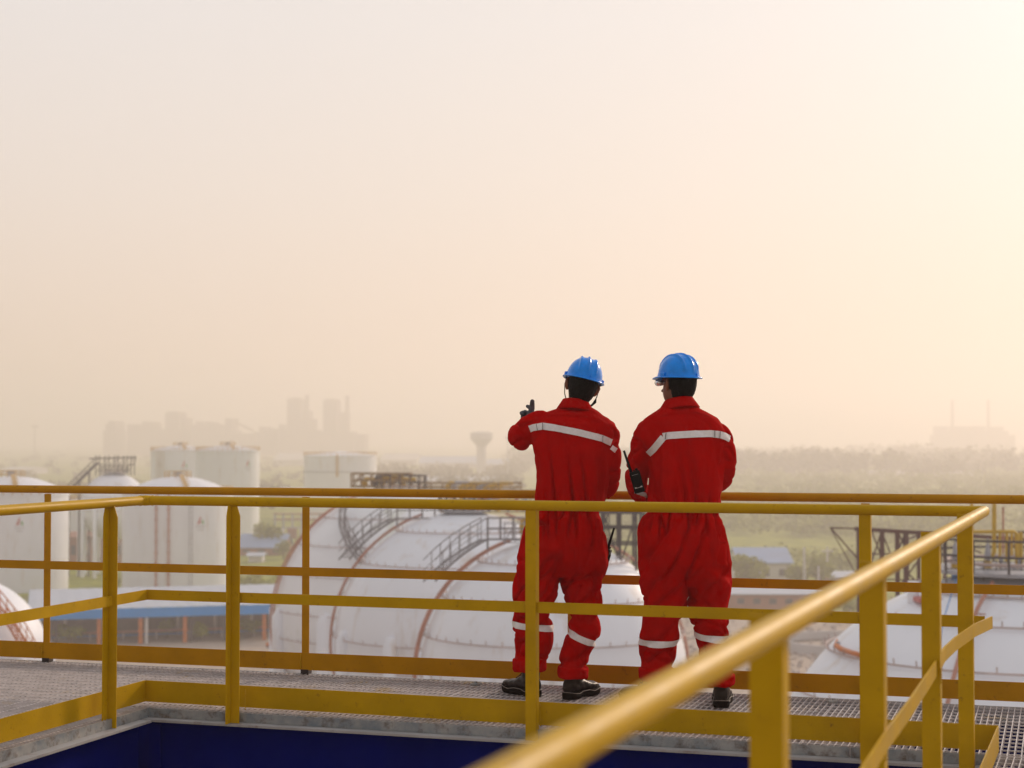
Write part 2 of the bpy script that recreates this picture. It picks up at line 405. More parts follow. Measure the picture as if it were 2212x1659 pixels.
# edge strips (banding), ledge flange and navy beams
seams = [0.0, 2.35, 3.62, UR + 0.02]
for a_, b_ in zip(seams[:-1], seams[1:]):
    MB().beam(Q(a_ + 0.004, -0.004, -0.0225), Q(b_ - 0.004, -0.004, -0.0225), 0.008, 0.047).build('edge_strip', STRIP, platform, bevel=0.001)
MB().beam(Q(0.0, -0.01, -0.0225), Q(-0.0, -6.2, -0.0225), 0.008, 0.047).build('edge_strip', STRIP, platform)
MB().beam(CR + WU * 0.022, CR + WU * 0.022 - W_ * 7, 0.008, 0.046).build('edge_strip', STRIP, platform).location.z -= 0.0225
MB().beam(Q(-6, WALK + 0.004, -0.0225), Q(9, WALK + 0.004, -0.0225), 0.008, 0.047).build('edge_strip', STRIP, platform)
def ibeam(p, q, name='support_beam'):
    p, q = Vector(p), Vector(q)
    b = thing_part = MB().beam(p + Vector((0, 0, -0.33)), q + Vector((0, 0, -0.33)), 0.014, 0.56).build(name, NAVY, platform)
    MB().beam(p + Vector((0, 0, -0.0525)), q + Vector((0, 0, -0.0525)), 0.165, 0.012).build('top_flange', LEDGE, b)
    MB().beam(p + Vector((0, 0, -0.6175)), q + Vector((0, 0, -0.6175)), 0.20, 0.015).build('bottom_flange', NAVY, b)
    return b
ibeam(Q(-0.0, 0.012), Q(UR + 0.05, 0.012))
ibeam(Q(-0.012 - 0.0, -0.09), Q(-0.012, -6.2))
ibeam(CR + WU * 0.035 - W_ * 0.1, CR + WU * 0.035 - W_ * 7)
ibeam(Q(-5.6, WALK - 0.1), Q(8.6, WALK - 0.1))
MB().beam(Q(0.1, -5.9, -0.33), Q(UR - 1.2, -5.9, -0.33), 0.014, 0.56).build('support_beam', NAVY, platform)
for (u_, v_) in ((-1.2, WALK - 0.1), (UR + 1.2, WALK - 0.1), (-0.5, -3), (UR + 0.5, -3)):
    MB().box(Q(u_, v_, (GROUND - 0.63) / 2), (0.35, 0.35, -GROUND - 0.63), U, V).build('column', STEEL, platform)
# stiffener in the near left corner of the pit
MB().box(Q(0.06, -0.02, -0.33), (0.05, 0.012, 0.5), U, V).build('stiffener', NAVY, platform)

for u_ in (1.38, 2.39, 3.40, 4.42):
    for v_ in (0.25, WALK - 0.12):
        MB().box(Q(u_ - 0.02, v_, 0.006), (0.045, 0.07, 0.008), U, V).tube([Q(u_ - 0.02, v_, 0.008), Q(u_ - 0.02, v_, 0.020)], 0.009, 6).build('grating_clip', YEL if u_ in (2.39, 4.42) else STRIP, platform)
# ================================================================== GUARD RAILS
RH, MH, PR = 1.084, 0.592, 0.0245
def lpost(parent, base, ux, uy, zb, zt, flip, cope=None, w=0.052, t=0.006):
    """angle-iron post: flange A along ux (faces the camera), flange B along uy from one edge of A.
       flip = -1: B at the left edge pointing to the camera; +1: B at the right edge pointing away"""
    base = Vector((base.x, base.y, 0)); m = MB()
    h = zt - zb
    def plate(c, axis, width, other, cut):
        # plate width along axis, thickness t along other, with a coped top corner
        a = axis * width / 2; o_ = other * t / 2
        prof = [(-1, zb), (1, zb), (1, zt), (-1, zt)]
        if cut == 1: prof = [(-1, zb), (1, zb), (1, zt - 0.055), (0.3, zt), (-1, zt)]
        if cut == -1: prof = [(-1, zb), (1, zb), (1, zt), (-0.3, zt), (-1, zt - 0.055)]
        n = len(prof)
        fr = [c + a * s_ - o_ + Vector((0, 0, z_)) for s_, z_ in prof]; bk = [c + a * s_ + o_ + Vector((0, 0, z_)) for s_, z_ in prof]
        m.add(fr + bk, [tuple(range(n)), tuple(reversed(range(n, 2 * n)))] + [(i, n + i, n + (i + 1) % n, (i + 1) % n) for i in range(n)])
    plate(base, ux, w, uy, cope if cope in (1,) and flip < 0 else None)
    if flip < 0: plate(base - ux * (w / 2 - t / 2) - uy * (w / 2 + t / 2), uy, w - t, ux, -1 if cope else None)
    else: plate(base + ux * (w / 2 - t / 2) + uy * (w / 2 + t / 2), uy, w - t, ux, None)
    return m.build('post', YEL, parent)
def weld(parent, p, z0, z1, side, n=9):
    m = MB()
    for i in range(n):
        z_ = z0 + (z1 - z0) * (i + 0.5) / n
        m.ellipsoid(Vector((p.x, p.y, z_)), (0.004, 0.004, (z1 - z0) / n * 0.42), 6, 5)
    o = m.build('weld_bead', YEL, parent, smooth=True); o['kind'] = 'stuff'; return o

# far rail
far = thing('guard_rail', 'long straight yellow guard rail behind the two workers along the outer edge of the walkway', 'guard rail', (far0 + far1) / 2)
FU = (far1 - far0).normalized(); FV = Vector((-FU.y, FU.x, 0))
fa, fb = far0 - FU * 3.0 + FV * 0.03, far1 + FU * 3.2 + FV * 0.03
def fz(p, z): return Vector((p.x, p.y, z))
for k in range(0, 1):
    MB().tube([fz(fa, RH), fz(fb, RH)], PR, 24).build('top_rail', YELF, far, smooth='auto')
MB().beam(fz(fa - FV * 0.02, 0.608), fz(fb - FV * 0.02, 0.608), 0.006, 0.052).build('mid_rail', YELF, far)
MB().beam(fz(fa - FV * 0.02, 0.073), fz(fb - FV * 0.02, 0.073), 0.006, 0.102).build('toe_board', YELF, far)
def on_far(px):
    d = ray(px, 1450); d2 = Vector((d.x, d.y)); 
    # intersect vertical plane through the rail line with the pixel column
    n = FV; t = fa.dot(n) / (d.x * n.x + d.y * n.y)
    return Vector((d.x * t, d.y * t, 0))
p102, p660, p1872 = on_far(102.5), on_far(661.5), on_far(1872)
step = (p660 - p102)
for p in (p102 - step, p102, p660, (p660 + p1872) / 2, p1872, p1872 + step):
    MB().box(fz(p, 0.54) - FV * 0.012, (0.046, 0.006, 1.03), FU, FV).box(fz(p, 0.54) - FU * 0.020 + FV * 0.014, (0.006, 0.046, 1.03), FU, FV).build('post', YELF, far)
    MB().box(fz(p, -0.03), (0.050, 0.05, 0.11), FU, FV).build('post_foot', DARKFOOT, far)
    weld(far, p - FU * 0.024 - FV * 0.026, 0.03, 0.12, 1, 7)

# near rail (one welded frame round the opening)
near = thing('guard_rail', 'yellow guard rail in front of the workers, bending round the opening up to the camera', 'guard rail', Q(2, 0))
ou = -0.035                                    # the rail stands just inside the edge strip
jl = Q(0.0 - 0.01, ou, RH); jr = CR + Vector((0, 0, RH)) + V * ou
la = Q(0, ou, RH) - V * 6.5
jl_a = jl + (la - jl).normalized() * 0.045; jl_b = jl + (jr - jl).normalized() * 0.045
MB().tube([la, jl_a], PR, 28).build('top_rail', YEL, near, smooth='auto')
MB().tube([jl_b, jr], PR, 28).build('top_rail', YEL, near, smooth='auto')
MB().tube([jl_a, jl * 0.5 + (jl_a + jl_b) * 0.25, jl_b], PR * 1.005, 28).build('elbow', YEL, near, smooth=True)
m = MB()
for c, d in ((jl_a, (la - jl).normalized()), (jl_b, (jr - jl).normalized())):
    x_ = Vector((0, 0, 1)); y_ = d.cross(x_)
    m.tube([c + (x_ * math.cos(a) + y_ * math.sin(a)) * (PR + 0.0005) for a in [2 * math.pi * i / 24 for i in range(24)]], 0.0028, 6, closed=True)
m.build('weld_bead', YEL, near, smooth=True)
# right rail: slightly longer than the corner, rounded end
rstart = jr + W_ * 0.012
def rr(s): return rstart - W_ * s                  # s metres back towards the camera
spl = 0.62
MB().tube([rr(-0.012), rr(0.0), rr(spl - 0.004)], [PR * 0.93, PR, PR], 32).build('top_rail', YEL, near, smooth='auto')
MB().tube([rr(spl - 0.004), rr(spl), rr(spl + 0.004)], [PR * 0.97, PR * 0.97, PR * 0.97], 32).build('sleeve', YEL, near, smooth=True)
MB().tube([rr(spl + 0.004), rr(8.0)], PR * 1.01, 40).build('top_rail', YEL, near, smooth='auto')
# mid rails
mu = 0.003
MB().beam(Q(0, ou + 0.006, MH) - V * 6.5, Q(0.0, ou + 0.006, MH), 0.006, 0.053).build('mid_rail', YEL, near)
MB().beam(Q(0.0, ou + 0.012, MH), Q(UR + 0.0, ou + 0.012, MH), 0.006, 0.053).build('mid_rail', YEL, near)
pts = [(2123, 1346), (2104, 1362), (2062, 1392), (2040, 1413), (2010, 1462), (1965, 1530), (1915, 1598), (1877, 1659), (1760, 1840), (1500, 2300)]
pm = [atz(x, y, MH + 0.028) for x, y in pts]; pm[0] = Q(UR + 0.03, ou + 0.01, MH)
# a bent flat bar swept through these points
rg = []
for i, p in enumerate(pm):
    a_ = pm[max(0, i - 1)]; b_ = pm[min(len(pm) - 1, i + 1)]; t_ = (b_ - a_).normalized(); s_ = t_.cross(Vector((0, 0, 1))).normalized()
    rg.append([p - s_ * 0.0035 - Vector((0, 0, 0.0265)), p + s_ * 0.0035 - Vector((0, 0, 0.0265)), p + s_ * 0.0035 + Vector((0, 0, 0.0265)), p - s_ * 0.0035 + Vector((0, 0, 0.0265))])
MB().rings(rg).build('mid_rail', YEL, near)
# toe boards
MB().beam(Q(0.0, 0.115, 0.068) - V * 6.5, Q(0.0, 0.115, 0.068), 0.006, 0.112).build('toe_board', YEL, near).location += -U * 0.09
MB().beam(Q(-0.09, 0.118, 0.068), Q(2.41, 0.060, 0.068), 0.006, 0.112).build('toe_board', YEL, near)
MB().beam(Q(2.412, 0.060, 0.069), Q(UR + 0.05, 0.050, 0.069), 0.006, 0.112).build('toe_board', YEL, near)
tz = Vector((0, 0, 0.066))
MB().beam(Q(UR + 0.05, 0.048, 0.066), CR + WU * 0.03 - W_ * 7 + tz, 0.006, 0.112).build('toe_board', YEL, near)
def on_line(px, P0, D):
    d = ray(px, 1450); n = Vector((-D.y, D.x, 0)); t = P0.dot(n) / (d.x * n.x + d.y * n.y); return Vector((d.x * t, d.y * t, 0))
main0 = Q(0, ou, 0)
for px, fl, cope in ((508, -1, 1), (1147, 1, None), (1870, 1, None)):
    p = on_line(px, Q(0, ou - 0.0, 0), U)
    lpost(near, p - V * 0.004, U, V, -0.046, RH - 0.018, fl, cope)
    for sgn in (-1, 1):
        weld(near, p + U * sgn * 0.029 + V * 0.002, 0.565, 0.62, 1, 6)
        weld(near, p + U * sgn * 0.029 + V * 0.058, 0.012, 0.12, 1, 11)
p = on_line(242, Q(0, ou, 0), V)
lpost(near, p, U, V, -0.046, RH - 0.018, -1, 1)
for d_ in (1.9, 3.5): lpost(near, p - V * d_, U, V, -0.046, RH - 0.018, -1, 1)
rb = fz(rstart, 0) - WU * 0.052
for px in (1655, 1884, 2011, 2086):
    p = on_line(px, rb, W_)
    lpost(near, p - V * 0.0, WU, W_, -0.046, RH + 0.004, 1, None, w=0.062)
    weld(near, p + WU * 0.034, 0.565, 0.62, 1, 6)
lpost(near, on_line(1655, rb, W_) - W_ * 1.3, WU, W_, -0.046, RH - 0.018, 1, None, w=0.062)

# ================================================================== PEOPLE
def remesh(mb, voxel, smooth_it=6, fac=0.5, decim=None):
    me = bpy.data.meshes.new('tmp'); me.from_pydata(mb.v, [], mb.f); me.update()
    bm = bmesh.new(); bm.from_mesh(me); bmesh.ops.recalc_face_normals(bm, faces=bm.faces); bm.to_mesh(me); bm.free()
    o = bpy.data.objects.new('tmp', me); col.objects.link(o)
    r = o.modifiers.new('r', 'REMESH'); r.mode = 'VOXEL'; r.voxel_size = voxel
    s = o.modifiers.new('s', 'SMOOTH'); s.factor = fac; s.iterations = smooth_it
    bpy.context.view_layer.update()
    ev = o.evaluated_get(bpy.context.evaluated_depsgraph_get())
    out = bpy.data.meshes.new_from_object(ev)
    bpy.data.objects.remove(o); bpy.data.meshes.remove(me)
    return out
def mesh_np(me):
    n = len(me.vertices); v = np.empty(n * 3); me.vertices.foreach_get('co', v); nr = np.empty(n * 3)
    me.vertices.foreach_get('normal', nr); return v.reshape(-1, 3), nr.reshape(-1, 3)
def finish(me, name, m, parent, smooth=True):
    off = np.array(woff(parent)) if parent else np.zeros(3)
    v, _ = mesh_np(me); v -= off; me.vertices.foreach_set('co', v.ravel())
    me.materials.clear(); me.materials.append(m)
    me.polygons.foreach_set('use_smooth', [smooth] * len(me.polygons)); me.update()
    o = bpy.data.objects.new(name, me); col.objects.link(o); o.parent = parent
    me.name = name
    return o
def vring(cx, cy, cz, a, b, n=36, ex=2.3, tilt=0.0, tilty=0.0):
    out = []
    for j in range(n):
        t = 2 * math.pi * j / n; c, s = math.cos(t), math.sin(t)
        x = a * math.copysign(abs(c) ** (2 / ex), c); y = b * math.copysign(abs(s) ** (2 / ex), s)
        out.append(Vector((cx + x, cy + y, cz + x * tilt + y * tilty)))
    return out
class Man:
    def __init__(s, Y): s.Y = Y; s.k = Y / FP
    def P(s, px, py, dy=0.0):
        """place of a silhouette point of the figure, dy metres beyond its own depth (kept at the measured height)"""
        p = aty(px, py, s.Y); return Vector((p.x, p.y + dy, p.z))
    def stack(s, mb, secs, ex=2.4, n=40):
        rg = []
        for py, xl, xr, b, dy, *tl in secs:
            a_, b_ = s.P(xl, py), s.P(xr, py)
            rg.append(vring((a_.x + b_.x) / 2, s.Y + dy, a_.z, (b_.x - a_.x) / 2, b, n, ex, tl[0] if tl else 0))
        # densify
        mb.rings(rg); return mb
    def limb(s, mb, pts, n=20):
        P = [s.P(p[0], p[1], p[2]) for p in pts]; r_ = [p[3] for p in pts]
        # subdivide with catmull
        PP, RR = [], []
        for i in range(len(P) - 1):
            p0, p1, p2, p3 = P[max(0, i - 1)], P[i], P[i + 1], P[min(len(P) - 1, i + 2)]
            for k in range(5):
                t = k / 5
                q = 0.5 * ((2 * p1) + (p2 - p0) * t + (2 * p0 - 5 * p1 + 4 * p2 - p3) * t * t + (3 * p1 - p0 - 3 * p2 + p3) * t ** 3)
                PP.append(q); RR.append(r_[i] * (1 - t) + r_[i + 1] * t)
        PP.append(P[-1]); RR.append(r_[-1])
        mb.tube(PP, RR, n); mb.ellipsoid(PP[0], (RR[0],) * 3, 16, 10); mb.ellipsoid(PP[-1], (RR[-1],) * 3, 16, 10)
        return mb

def fold_field(v, nr, zones, seed):
    """cloth relief: list of (weight function, frequency xyz, amplitude, ridged)"""
    d = np.zeros(len(v)); o3 = Vector((seed * 3.1, seed * 1.7, seed * 5.3))
    W = [z[0](v) for z in zones]
    for i in range(len(v)):
        p = v[i]; a = 0.0
        for w, (_, fr, amp, ridged, shear) in zip(W, zones):
            if w[i] < 0.02: continue
            x = p[0] + shear * p[2]
            q = Vector((x * fr[0], p[1] * fr[1], p[2] * fr[2])) + o3
            h = noise.noise(q)
            if ridged == 2: h = 0.25 - 1.25 * math.exp(-(h / 0.11) ** 2)
            a += w[i] * amp * h
        d[i] = a
    return v + nr * d[:, None]

def cast_patch(bvh, curve, hw, off, dirv=Vector((0, 1, 0)), ycam=5.0, th=0.0012, nacross=4):
    """a tape laid on the cloth: curve = list of (x, z) seen from behind, hw half width in metres"""
    m = MB(); rows = []
    pts = []
    for i in range(len(curve) - 1):
        n_ = max(2, int(math.dist(curve[i], curve[i + 1]) / 0.008))
        for k in range(n_): t = k / n_; pts.append((curve[i][0] * (1 - t) + curve[i + 1][0] * t, curve[i][1] * (1 - t) + curve[i + 1][1] * t))
    pts.append(curve[-1])
    for i, (x, z) in enumerate(pts):
        a_ = pts[max(0, i - 1)]; b_ = pts[min(len(pts) - 1, i + 1)]
        t = Vector((b_[0] - a_[0], 0, b_[1] - a_[1])).normalized(); s_ = Vector((-t.z, 0, t.x))
        row = []
        for k in range(nacross + 1):
            q = Vector((x, ycam, z)) + s_ * hw * (2 * k / nacross - 1)
            h, nn, _, _ = bvh.ray_cast(q, dirv)
            row.append((h - dirv * off + nn * off * 0.8) if h is not None else None)
        if all(r is not None for r in row) : rows.append(row)
    # smooth depth along
    for _ in range(2):
        for i in range(1, len(rows) - 1):
            rows[i] = [Vector((p.x, min(p.y, (rows[i - 1][k].y + rows[i + 1][k].y) / 2), p.z)) for k, p in enumerate(rows[i])]
    nn_ = nacross + 1; k0 = 0
    vs = [p for r in rows for p in r]; vs2 = [p + dirv * th * 3 for p in vs]
    n = len(vs); fs = []
    for i in range(len(rows) - 1):
        for k in range(nacross):
            a, b, c, d = i * nn_ + k, i * nn_ + k + 1, (i + 1) * nn_ + k + 1, (i + 1) * nn_ + k
            fs.append((a, b, c, d)); fs.append((a + n, d + n, c + n, b + n))
    m.add(vs + vs2, fs); return m
def wrap_band(bvh, c, axis, hw, off, seg=48, maxr=0.3, nacross=3):
    """tape all the way round a trouser leg"""
    axis = Vector(axis).normalized(); x_ = axis.cross(Vector((0, 1, 0))).normalized(); y_ = axis.cross(x_).normalized()
    rings = []
    for k in range(nacross + 1):
        cc = Vector(c) + axis * hw * (2 * k / nacross - 1); rg = []
        for j in range(seg):
            t = 2 * math.pi * j / seg; d = x_ * math.cos(t) + y_ * math.sin(t)
            h, n_, _, _ = bvh.ray_cast(cc, d, maxr)
            rg.append((h - cc).length + off if h is not None else None)
        ok = [r for r in rg if r]; av = sum(ok) / len(ok)
        rg = [r or av for r in rg]
        for _ in range(2): rg = [max(rg[j], (rg[j - 1] + rg[(j + 1) % seg]) / 2) for j in range(seg)]
        rings.append([cc + (x_ * math.cos(2 * math.pi * j / seg) + y_ * math.sin(2 * math.pi * j / seg)) * rg[j] for j in range(seg)])
    m = MB(); m.rings(rings, cap=False); return m

def head_mesh():
    m = MB()
    m.ellipsoid((0, -0.012, 0.045), (0.076, 0.096, 0.095), 28, 18)
    m.ellipsoid((0, 0.030, -0.025), (0.062, 0.068, 0.085), 24, 16)
    m.ellipsoid((0, 0.060, -0.075), (0.034, 0.030, 0.030), 16, 10)          # chin
    m.tube([(0, 0.093, 0.03), (0, 0.108, -0.008), (0, 0.117, -0.022), (0, 0.100, -0.034)], [0.008, 0.010, 0.014, 0.009], 12)   # nose
    m.tube([(-0.022, 0.094, -0.050), (0, 0.101, -0.049), (0.022, 0.094, -0.050)], [0.006, 0.009, 0.006], 10)   # lips
    m.tube([(-0.045, 0.080, 0.036), (-0.02, 0.094, 0.039), (0, 0.094, 0.036), (0.02, 0.094, 0.039), (0.045, 0.080, 0.036)], 0.008, 8)  # brow
    for s in (-1, 1):
        m.tube([(s * 0.070, 0.004, 0.028), (s * 0.085, -0.010, 0.036), (s * 0.094, -0.018, 0.018), (s * 0.090, -0.014, -0.004), (s * 0.078, -0.002, -0.024), (s * 0.068, 0.004, -0.022)], [0.006, 0.0065, 0.007, 0.007, 0.0075, 0.006], 8)
        m.ellipsoid((s * 0.078, -0.006, 0.004), (0.010, 0.014, 0.026), 10, 8)
    m.tube([(0, -0.014, -0.02), (0, -0.018, -0.09), (0, -0.012, -0.18)], [0.056, 0.053, 0.050], 20)
    me = remesh(m, 0.0042, 5); return me
HEADM = head_mesh()

def helmet(parent, Mx, emblem=False):
    """hard hat: dome with three ridges from front to back, brim with peak, side lugs, suspension knob"""
    def T(p): return Mx @ Vector(p)
    rx, ry, rz = 0.101, 0.126, 0.125; z0 = 0.045
    nu, nv = 128, 40; rg = []
    for i in range(nv + 1):
        ph = (math.pi / 2) * i / nv
        ph = min(ph, math.pi / 2 - 0.012); ring = []
        for j in range(nu):
            t = 2 * math.pi * j / nu
            cx_, cy_, cz_ = math.cos(ph) ** 0.82 * math.cos(t), math.cos(ph) ** 0.82 * math.sin(t), math.sin(ph)
            x, y, z = rx * cx_, ry * cy_, rz * cz_
            rid = 0.0
            for xc, am in ((0.0, 1.0), (-0.045, 0.95), (0.045, 0.95)):
                xx = (x - xc * (0.75 + 0.25 * math.cos(ph))) / 0.0062
                rid += am * math.exp(-xx * xx)
            fade = max(0.0, min(1.0, (z - 0.030) / 0.030))
            n_ = Vector((cx_ / rx, cy_ / ry, cz_ / rz)).normalized()
            p = Vector((x, y, z + z0)) + n_ * 0.0095 * rid * fade
            if z < 0.02: p += Vector((cx_, cy_, 0)) * 0.004 * (1 - z / 0.02)
            ring.append(T(p))
        rg.append(ring)
    m = MB(); m.rings(rg); dome = m.build('helmet', HELM, parent, smooth=True)
    # brim: thin rolled ring, wider in front
    prof = [(0.0, 0.004), (0.006, 0.006), (0.013, 0.003), (0.0155, -0.0005), (0.013, -0.003), (0.0, -0.003)]
    rgs = []
    for j in range(96):
        t = 2 * math.pi * j / 96; f = max(0.0, math.sin(t)) ** 2
        row = []
        for w, h in prof:
            k = 1.0 + 1.5 * f
            ax = (rx + 0.001 + w * k); ay = (ry + 0.001 + w * k)
            row.append(T((ax * math.cos(t), ay * math.sin(t), z0 + h - 0.012 * f * w / 0.0155)))
        rgs.append(row)
    m = MB(); n = len(prof)
    vs = [p for r_ in rgs for p in r_]; fs = []
    for j in range(96):
        for k in range(n):
            fs.append((j * n + k, ((j + 1) % 96) * n + k, ((j + 1) % 96) * n + (k + 1) % n, j * n + (k + 1) % n))
    m.add(vs, fs); m.build('brim', HELM, dome, smooth=True)
    for s in (-1, 1):
        m = MB(); c = Vector((s * (rx + 0.004), 0.004, z0 + 0.014)); 
        m.hexa([T(c + Vector((a * 0.006, b * 0.016, d * 0.012 - (0.004 if a * s > 0 and d > 0 else 0)))) for d in (-1, 1) for a, b in ((-1, -1), (1, -1), (1, 1), (-1, 1))]); m.build('side_lug', HELM, dome, bevel=0.002)
    m = MB(); m.hexa([T(Vector((0.018, -ry - 0.001, z0 + 0.012)) + Vector((a * 0.0015, b * 0.004, d * 0.010))) for d in (-1, 1) for a, b in ((-1, -1), (1, -1), (1, 1), (-1, 1))]); m.build('rear_slot', HELM, dome)
    if emblem:
        def onh(az, el, k=1.006):
            return T((rx * k * math.cos(el) ** 0.82 * math.cos(az), ry * k * math.cos(el) ** 0.82 * math.sin(az), z0 + rz * k * math.sin(el)))
        def blob(a0, a1, e0, e1, mt, nm):
            m_ = MB(); N_ = 5
            g = [onh(a0 + (a1 - a0) * i / N_, e0 + (e1 - e0) * j / N_, 1.012) for j in range(N_ + 1) for i in range(N_ + 1)]
            m_.add(g, [(j * 6 + i, j * 6 + i + 1, (j + 1) * 6 + i + 1, (j + 1) * 6 + i) for j in range(N_) for i in range(N_)]); m_.build(nm, mt, dome, smooth=True)
        blob(R(118), R(121), R(22), R(36), EMT, 'emblem'); blob(R(124), R(127), R(24), R(34), EMR, 'emblem'); blob(R(130), R(133), R(22), R(35), EMT, 'emblem'); blob(R(120), R(132), R(18), R(19.5), EMT, 'emblem')
    return dome

def head_set(man, parent, Mx, emblem=False, strap=True):
    me = HEADM.copy(); v, _ = mesh_np(me); M3 = np.array(Mx.to_3x3()); v = v @ M3.T + np.array(Mx.translation); me.vertices.foreach_set('co', v.ravel()); me.update()
    body = finish(me, 'body', SKIN, parent)
    def T(p): return Mx @ Vector(p)
    # hair: cap over the back and sides
    m = MB(); rings = []
    for i in range(13):
        z_ = -0.108 + 0.175 * i / 12
        ring = []
        s_ = math.sqrt(max(0.02, 1 - ((z_ - 0.040) / 0.155) ** 2))
        taper = 0.80 + 0.20 * min(1, max(0, (z_ + 0.108) / 0.07))
        for j in range(29):
            t = -math.pi * 0.5 + (j / 28 - 0.5) * math.pi * (1.18 if z_ > -0.02 else 0.90)
            ring.append(Vector((0.0830 * s_ * taper * math.cos(t), -0.010 + 0.103 * s_ * taper * math.sin(t), z_)))
        inner = [Vector((p.x * 0.80, (p.y + 0.01) * 0.80 - 0.01, p.z)) for p in reversed(ring)]
        rings.append(ring + inner)
    m.rings(rings)
    hm = remesh(m, 0.0045, 3)
    v, nr = mesh_np(hm)
    d = np.array([0.003 * noise.noise(Vector((p[0] * 160, p[1] * 160, p[2] * 60))) for p in v]); v = v + nr * d[:, None]
    v = v @ M3.T + np.array(Mx.translation); hm.vertices.foreach_set('co', v.ravel()); hm.update()
    finish(hm, 'hair', HAIR, parent)
    h = helmet(parent, Mx, emblem)
    # eyes
    for s in (-1, 1):
        MB().ellipsoid(T((s * 0.030, 0.084, 0.018)), (0.011,) * 3, 12, 8).build('eye', WHITEW, body, smooth=True)
    # safety glasses: lens + temples
    g = MB().tube([T((-0.074, 0.060, 0.020)), T((-0.060, 0.098, 0.018)), T((0, 0.118, 0.020)), T((0.060, 0.098, 0.018)), T((0.074, 0.060, 0.020))], [0.011, 0.017, 0.013, 0.017, 0.011], 10).build('safety_glasses', GLASSM, parent, smooth=True)
    for s in (-1, 1):
        MB().tube([T((s * 0.076, 0.062, 0.022)), T((s * 0.083, 0.0, 0.024)), T((s * 0.078, -0.030, 0.010))], 0.0024, 6).build('temple', BLK, g)
    if strap:
        MB().tube([T((-0.092, 0.03, 0.045)), T((-0.094, 0.016, 0.0)), T((-0.082, 0.020, -0.050)), T((-0.055, 0.045, -0.095)), T((0.0, 0.070, -0.118)), T((0.050, 0.045, -0.100)), T((0.080, 0.012, -0.070)), T((0.093, 0.005, -0.03)), T((0.098, 0.02, 0.045))], 0.0028, 6).build('chin_strap', BLK, parent)
        MB().tube([T((0.052, 0.040, -0.098)), T((0.078, 0.010, -0.078)), T((0.090, 0.004, -0.056)), T((0.091, 0.004, -0.038))], [0.004, 0.0055, 0.009, 0.004], 8).build('strap_slider', BLK, parent, smooth=True)
    return body

def collar(parent, c, a, b, h, tilt, flare=1.25, open_front=True, tl=0.0):
    """stand-up collar folded outwards"""
    m = MB(); n = 60; rows = []
    prof = [(1.00, h), (1.03, h + 0.003), (1.08, h - 0.004), (flare * 1.03, 0.004), (flare, -0.006), (flare * 0.93, 0.002), (1.0, h - 0.012), (0.985, h - 0.010)]
    for j in range(n + 1):
        t = R(90) + R(18) + (2 * math.pi - R(36)) * j / n if open_front else 2 * math.pi * j / n
        row = []
        for k, (s_, z_) in enumerate(prof):
            x, y = a * s_ * math.cos(t), b * s_ * math.sin(t)
            wob = 0.003 * math.sin(t * 5 + k)
            row.append(Vector((c.x + x * (1 + wob), c.y + y, c.z + z_ - tilt * y + tl * x)))
        rows.append(row)
    k = len(prof); vs = [p for r_ in rows for p in r_]; fs = []
    for j in range(n):
        for i in range(k): fs.append((j * k + i, (j + 1) * k + i, (j + 1) * k + (i + 1) % k, j * k + (i + 1) % k))
    fs.append(tuple(range(k))); fs.append(tuple(reversed(range(n * k, n * k + k))))
    m.add(vs, fs)
    return m

